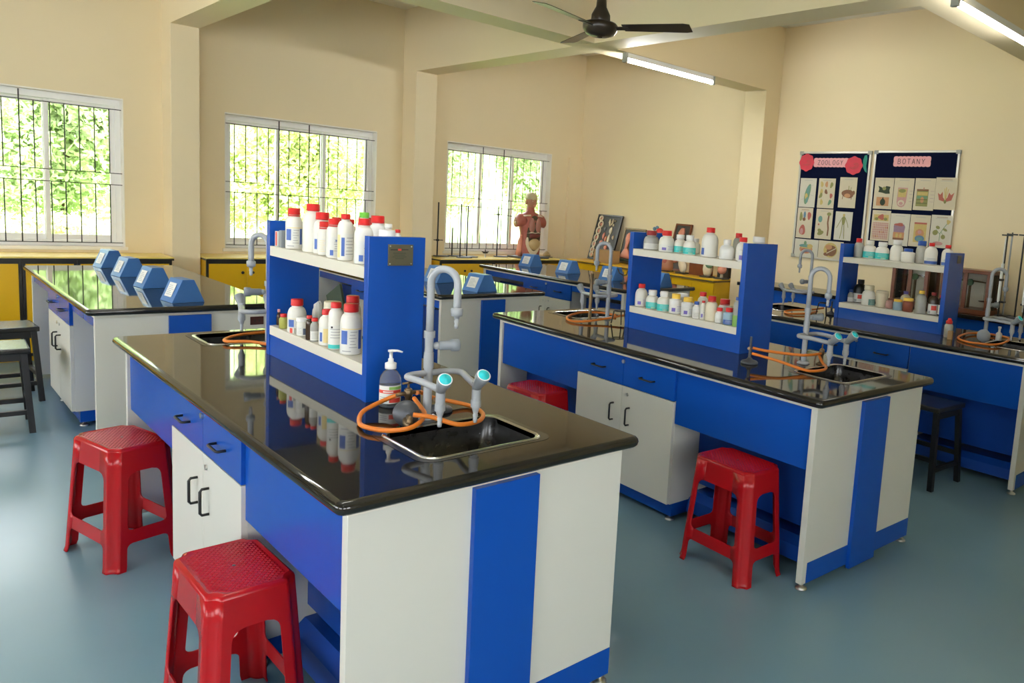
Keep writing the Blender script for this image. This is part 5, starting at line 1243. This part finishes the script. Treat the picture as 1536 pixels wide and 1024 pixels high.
d = Draw(4.150, 4.353, 1.800, 2.115, 'chart').head(); d.ov('k_brown', .52, .46, .36, .14, -6, wob=.05).ov('k_orange', .50, .40, .18, .07).ov('k_brown', .85, .50, .08, .07).line('k_brown', [(.25, .4), (.22, .28)], .012).line('k_brown', [(.75, .4), (.74, .28)], .012).line('k_olive', [(.55, .58), (.55, .72)], .012).line('k_olive', [(.66, .58), (.70, .68)], .01); d.build('chart of a brown dissected animal, upper right on the zoology board', grp=GZ)
d = Draw(4.652, 4.850, 1.450, 1.778, 'chart').head(2); d.ov('k_olive', .25, .70, .10, .15, wob=.1).ov('k_blue', .48, .76, .08, .12).ov('k_red', .78, .74, .12, .13, wob=.1).ov('k_brown', .46, .62, .10, .06).ov('k_red', .40, .26, .20, .17, wob=.08).ov('k_pink', .36, .22, .10, .10); d.build('chart of several organs and a large red one, middle left on the zoology board', grp=GZ)
d = Draw(4.403, 4.608, 1.455, 1.775, 'chart').head(); d.ov('k_tealg', .27, .66, .13, .11).ov('k_olive', .35, .20, .20, .07, 22).ov('k_olive', .28, .28, .12, .06, -20).line('k_brown', [(.78, .82), (.74, .55), (.80, .35), (.78, .12)], .03).ov('k_olive', .78, .84, .13, .06).ov('k_red', .2, .48, .05, .03); d.build('chart with a grasshopper and a brown stalk, middle column on the zoology board', grp=GZ)
d = Draw(4.165, 4.368, 1.460, 1.758, 'chart2'); d.ov('k_olive', .5, .70, .10, .16).ov('k_yellow', .5, .88, .07, .05); d.line('k_olive', [(.42, .8), (.22, .55), (.12, .42)], .012).line('k_olive', [(.58, .8), (.75, .58), (.80, .45)], .012).line('k_olive', [(.45, .6), (.42, .3), (.36, .05)], .014).line('k_olive', [(.54, .6), (.58, .3), (.60, .05)], .014).line('print', [(.5, .55), (.5, .06)], .006); d.build('chart of an upright skeleton, right of the grasshopper chart on the zoology board', grp=GZ)
d = Draw(4.549, 4.852, 1.247, 1.438, 'chart2', .0206); d.ov('k_orange', .50, .44, .28, .26).ov('k_tealg', .46, .62, .26, .10, 0).ov('k_green', .45, .78, .06, .12).ov('k_yellow', .66, .62, .12, .12).ov('k_red', .5, .36, .2, .12).line('k_yellow', [(.3, .52), (.7, .50)], .03); d.build('wide chart of an orange dome shaped organ, lowest left on the zoology board', grp=GZ)
d = Draw(4.240, 4.544, 1.250, 1.440, 'chart', .0206); d.ov('k_yellow', .5, .5, .28, .42).ov('k_brown', .55, .46, .2, .3, 30).ov('k_orange', .42, .66, .14, .14).ov('k_brown', .35, .25, .12, .10).line('chart', [(.35, .3), (.72, .62)], .02); d.build('wide chart of a round yellow brown organ beside the far rack upright', grp=GZ)
d = Draw(3.738, 3.945, 1.808, 2.118, 'chart').head(); d.shape('k_dkgreen', [(.2, .74), (.36, .70), (.50, .66), (.62, .74), (.84, .72), (.80, .60), (.84, .50), (.62, .49), (.45, .52), (.22, .54), (.26, .64)]).ov('k_olive', .52, .66, .10, .06).rect('k_orange', .16, .82, .10, .38).ov('k_dkgreen', .5, .22, .14, .11).shape('k_dkgreen', [(.42, .26), (.5, .40), (.58, .26)]); d.build('chart of a dark green leaf over a framed plant, first in the top botany row', grp=GB)
d = Draw(3.523, 3.732, 1.809, 2.119, 'chart').head(); d.shape('k_pink', [(.22, .70), (.72, .70), (.68, .24), (.60, .12), (.48, .08), (.36, .09), (.25, .14), (.20, .25)]).shape('k_yellow', [(.24, .66), (.68, .66), (.64, .40), (.24, .40)]).ov('k_olive', .44, .60, .18, .06).ov('chart', .43, .22, .17, .09).ov('k_pink', .43, .20, .10, .05)
for i in range(4): d.line('k_purple', [(.82, .6-i*.11), (.96, .6-i*.11)], .004)
d.build('chart of a pink and yellow root tip, second in the top botany row', grp=GB)
d = Draw(3.304, 3.512, 1.815, 2.122, 'chart').head(); d.rect('k_olive', .12, .70, .12, .66).rect('k_brown', .12, .70, .60, .655).rect('k_yellow', .15, .67, .46, .57).rect('k_green', .15, .67, .36, .45).ov('k_orange', .42, .32, .09, .10).line('k_dkgreen', [(.14, .33), (.68, .33)], .006).line('k_dkgreen', [(.14, .22), (.68, .22)], .006).ov('k_red', .46, .69, .03, .02)
for i in range(4): d.line('k_purple', [(.80, .6-i*.11), (.97, .6-i*.11)], .004)
d.build('chart of a layered green tissue block, third in the top botany row', grp=GB)
d = Draw(3.090, 3.302, 1.830, 2.133, 'chart').head(2); d.shape('k_red', [(.5, .24), (.22, .30), (.14, .52), (.26, .46), (.36, .56), (.40, .38), (.46, .34)]).shape('k_red', [(.52, .24), (.80, .30), (.90, .54), (.76, .46), (.66, .54), (.60, .38), (.54, .34)]).line('k_yellow', [(.5, .3), (.44, .66)], .012).line('k_yellow', [(.51, .3), (.52, .70)], .014).line('k_yellow', [(.52, .3), (.62, .64)], .012).ov('k_olive', .51, .25, .06, .06); d.build('chart of a red lotus like flower, last in the top botany row', grp=GB)
d = Draw(3.736, 3.940, 1.488, 1.793, 'chart').head()
d.rect('k_yellow', .1, .9, .66, .86).ov('k_red', .5, .78, .16, .09, wob=.2).ov('k_olive', .25, .72, .10, .05).ov('k_olive', .74, .72, .10, .05).rect('k_pink', .08, .92, .06, .60)
for i in range(7): d.line('chart', [(.08, .10+i*.075), (.92, .10+i*.075)], .006)
for i in range(8): d.line('chart', [(.14+i*.1, .06), (.14+i*.1, .60)], .006)
for i in range(9): d.rect('k_red' if i % 2 else 'k_orange', .16+(i*3 % 8)*.1, .22+(i*3 % 8)*.1, .12+(i*2 % 6)*.075, .165+(i*2 % 6)*.075)
d.build('chart with a pink grid below a flower, first in the lower botany row', grp=GB)
d = Draw(3.527, 3.733, 1.455, 1.770, 'chart2').head(); d.shape('k_purple', [(.20, .62), (.30, .70), (.40, .64), (.52, .70), (.62, .64), (.72, .68), (.80, .60), (.76, .40), (.22, .40)]).rect('k_orange', .20, .78, .20, .42).ov('k_red', .48, .66, .24, .05, wob=.2).rect('k_brown', .20, .78, .18, .24).ov('k_yellow', .4, .32, .07, .07).ov('k_yellow', .6, .32, .07, .07); d.build('chart of a purple topped tissue, second in the lower botany row', grp=GB)
d = Draw(3.314, 3.521, 1.461, 1.769, 'chart').head(); d.rect('k_yellow', .22, .84, .14, .76).rect('k_red', .22, .84, .71, .765).ov('k_orange', .52, .42, .22, .14).ov('k_pink', .52, .46, .10, .06).ov('k_blue', .54, .26, .24, .10).ov('k_tealg', .54, .24, .16, .06).ov('k_yellow', .36, .60, .08, .05).ov('k_yellow', .70, .60, .08, .05); d.build('chart of a yellow square with a blue dome, third in the lower botany row', grp=GB)
d = Draw(3.093, 3.307, 1.467, 1.778, 'chart2').head(2); d.line('k_green', [(.45, .2), (.47, .45), (.62, .62), (.76, .76)], .010).line('k_green', [(.46, .42), (.26, .56)], .008).line('k_green', [(.52, .48), (.66, .34)], .008).ov('k_yellow', .80, .80, .09, .07, wob=.2).ov('k_olive', .24, .46, .13, .08, 20).ov('k_olive', .34, .62, .10, .05, -20).ov('k_olive', .62, .34, .10, .07).ov('k_olive', .68, .56, .11, .04, -25).ov('k_pink', .40, .13, .24, .06); d.build('chart of a leafy plant with a yellow bloom, last in the lower botany row', grp=GB)
# title cards, lettered by hand
GL = dict(Z=[[(0,1),(.8,1),(0,0),(.85,0)]], O=[[(.42+.42*math.cos(t*PI/8), .5+.5*math.sin(t*PI/8)) for t in range(17)]], L=[[(0,1),(.03,0),(.7,0)]], G=[[(.8,.82),(.45,1),(.12,.8),(0,.45),(.2,.08),(.6,.02),(.82,.25),(.82,.45),(.5,.45)]], Y=[[(0,1),(.4,.5),(.8,1)],[(.4,.5),(.36,0)]],
          B=[[(0,0),(0,1),(.5,.97),(.68,.78),(.5,.55),(0,.52)],[(.5,.55),(.78,.3),(.6,.05),(0,0)]], T=[[(0,1),(.85,1)],[(.42,1),(.42,0)]], A=[[(0,0),(.4,1),(.82,0)],[(.16,.36),(.66,.36)]], N=[[(0,0),(0,1),(.75,0),(.75,1)]])
def title(text, y0, y1, z0, z1, label):
    d = Draw(y0, y1, z0, z1, 'pink', .0165); W_, H_ = y1-y0, z1-z0
    # scalloped edge: small lobes of the same card
    n = 9
    for i in range(n):
        d.k = -6; u = (i+.5)/n; d.ov('pink', u, .02, .06, .10).ov('pink', u, .98, .06, .10)
    for v in (.25, .75): d.k = -6; d.ov('pink', .0, v, .02, .28).ov('pink', 1., v, .02, .28)
    d.k = 4; m = .10; adv = (1-2*m)/len(text)
    for i, ch in enumerate(text):
        for st in GL[ch]:
            d.line('ink', [(m+adv*i+x*adv*.74+adv*.08, .22+y*.56) for x, y in st], .028)
    d.build(label, 'sign', 'title_card')
title('ZOOLOGY', 4.284, 4.695, 2.224, 2.308, 'pink scalloped title card reading ZOOLOGY')
title('BOTANY', 3.386, 3.762, 2.238, 2.326, 'pink scalloped title card reading BOTANY')
def card_flower(cy, cz, r, key, label, sq=1.):
    b = MB().m(key); n = 40
    pts = [(r*math.cos(2*PI*i/n)*(1+.05*math.cos(8*2*PI*i/n)), r*sq*math.sin(2*PI*i/n)*(1+.05*math.cos(8*2*PI*i/n))) for i in range(n)]
    T = Matrix(((0, 0, -1, 0), (1, 0, 0, 0), (0, 1, 0, 0), (0, 0, 0, 1)))
    b.prism(pts, .002, T); b.m('k_brown')
    for k in range(3): b.tube([(-.0022, r*(.25+.2*k)*math.cos(i*PI/7)*.8, r*(.25+.2*k)*math.sin(i*PI/7)*.55) for i in range(3+k, 12+k)], .0016, 4)
    o = b.build('paper_flower'); o.location = (X1-.0225, cy, cz); tag(o, label, 'decoration', 'paper flowers on the zoology board')
card_flower(4.790, 2.265, .092, 'crimson', 'crimson paper flower left of the zoology title')
card_flower(4.208, 2.237, .100, 'crimson', 'crimson paper flower right of the zoology title', .92)
b = MB().m('dkgreen'); T = Matrix(((0, 0, -1, 0), (1, 0, 0, 0), (0, 1, 0, 0), (0, 0, 0, 1)))
b.prism([(-.028, -.09), (-.005, -.075), (.022, -.03), (.026, .04), (.012, .085), (-.012, .09), (-.02, .05), (-.014, -.02)], .002, T); o = b.build('paper_leaf'); o.location = (X1-.0158, 4.083, 2.255); tag(o, 'green paper leaf beside the right crimson flower', 'decoration')

# ---------------------------------------------------------------- light and camera
w = bpy.data.worlds.new('sky'); scn.world = w; w.use_nodes = True; nt = w.node_tree; bg = nt.nodes['Background']
bg.inputs['Color'].default_value = (.93, .97, 1.0, 1); bg.inputs['Strength'].default_value = SKY = 4.0
sun = bpy.data.lights.new('sun', 'SUN'); sun.energy = 7.5; sun.angle = R(3); sun.color = (1, .95, .85)
so = bpy.data.objects.new('sun', sun); COL.objects.link(so); so.rotation_euler = Vector((-.35, .62, -1.0)).to_track_quat('-Z', 'Y').to_euler()
cam = bpy.data.cameras.new('camera'); co = bpy.data.objects.new('camera', cam); COL.objects.link(co); scn.camera = co
F, YAW, PIT, ROL, CX, CY = 1143.027, 0.761107, -0.121960, 0.069914, 999.757, 458.412
cam.sensor_fit = 'HORIZONTAL'; cam.sensor_width = 36.; cam.lens = F*36/1536
cam.shift_x = -(CX-768)/1536; cam.shift_y = (CY-512)/1536
cam.clip_start = .02; cam.clip_end = 200
fw = Vector((math.cos(YAW)*math.cos(PIT), math.sin(YAW)*math.cos(PIT), math.sin(PIT)))
rt = Vector((math.sin(YAW), -math.cos(YAW), 0)); up = rt.cross(fw)
r2 = math.cos(ROL)*rt+math.sin(ROL)*up; u2 = -math.sin(ROL)*rt+math.cos(ROL)*up
co.matrix_world = Matrix(((r2.x, u2.x, -fw.x, 0), (r2.y, u2.y, -fw.y, 0), (r2.z, u2.z, -fw.z, 1.62540), (0, 0, 0, 1)))
vs = scn.view_settings; scn.display_settings.display_device = 'sRGB'
vs.view_transform = 'Standard'; vs.look = 'None'; vs.gamma = 1; vs.use_curve_mapping = False; vs.exposure = EXPO = 1.6
cy_ = scn.cycles; cy_.use_denoising = True; cy_.max_bounces = 10; cy_.diffuse_bounces = 6; cy_.glossy_bounces = 5; cy_.transmission_bounces = 6; cy_.transparent_max_bounces = 12
cy_.sample_clamp_indirect = 6; cy_.caustics_reflective = False; cy_.caustics_refractive = False
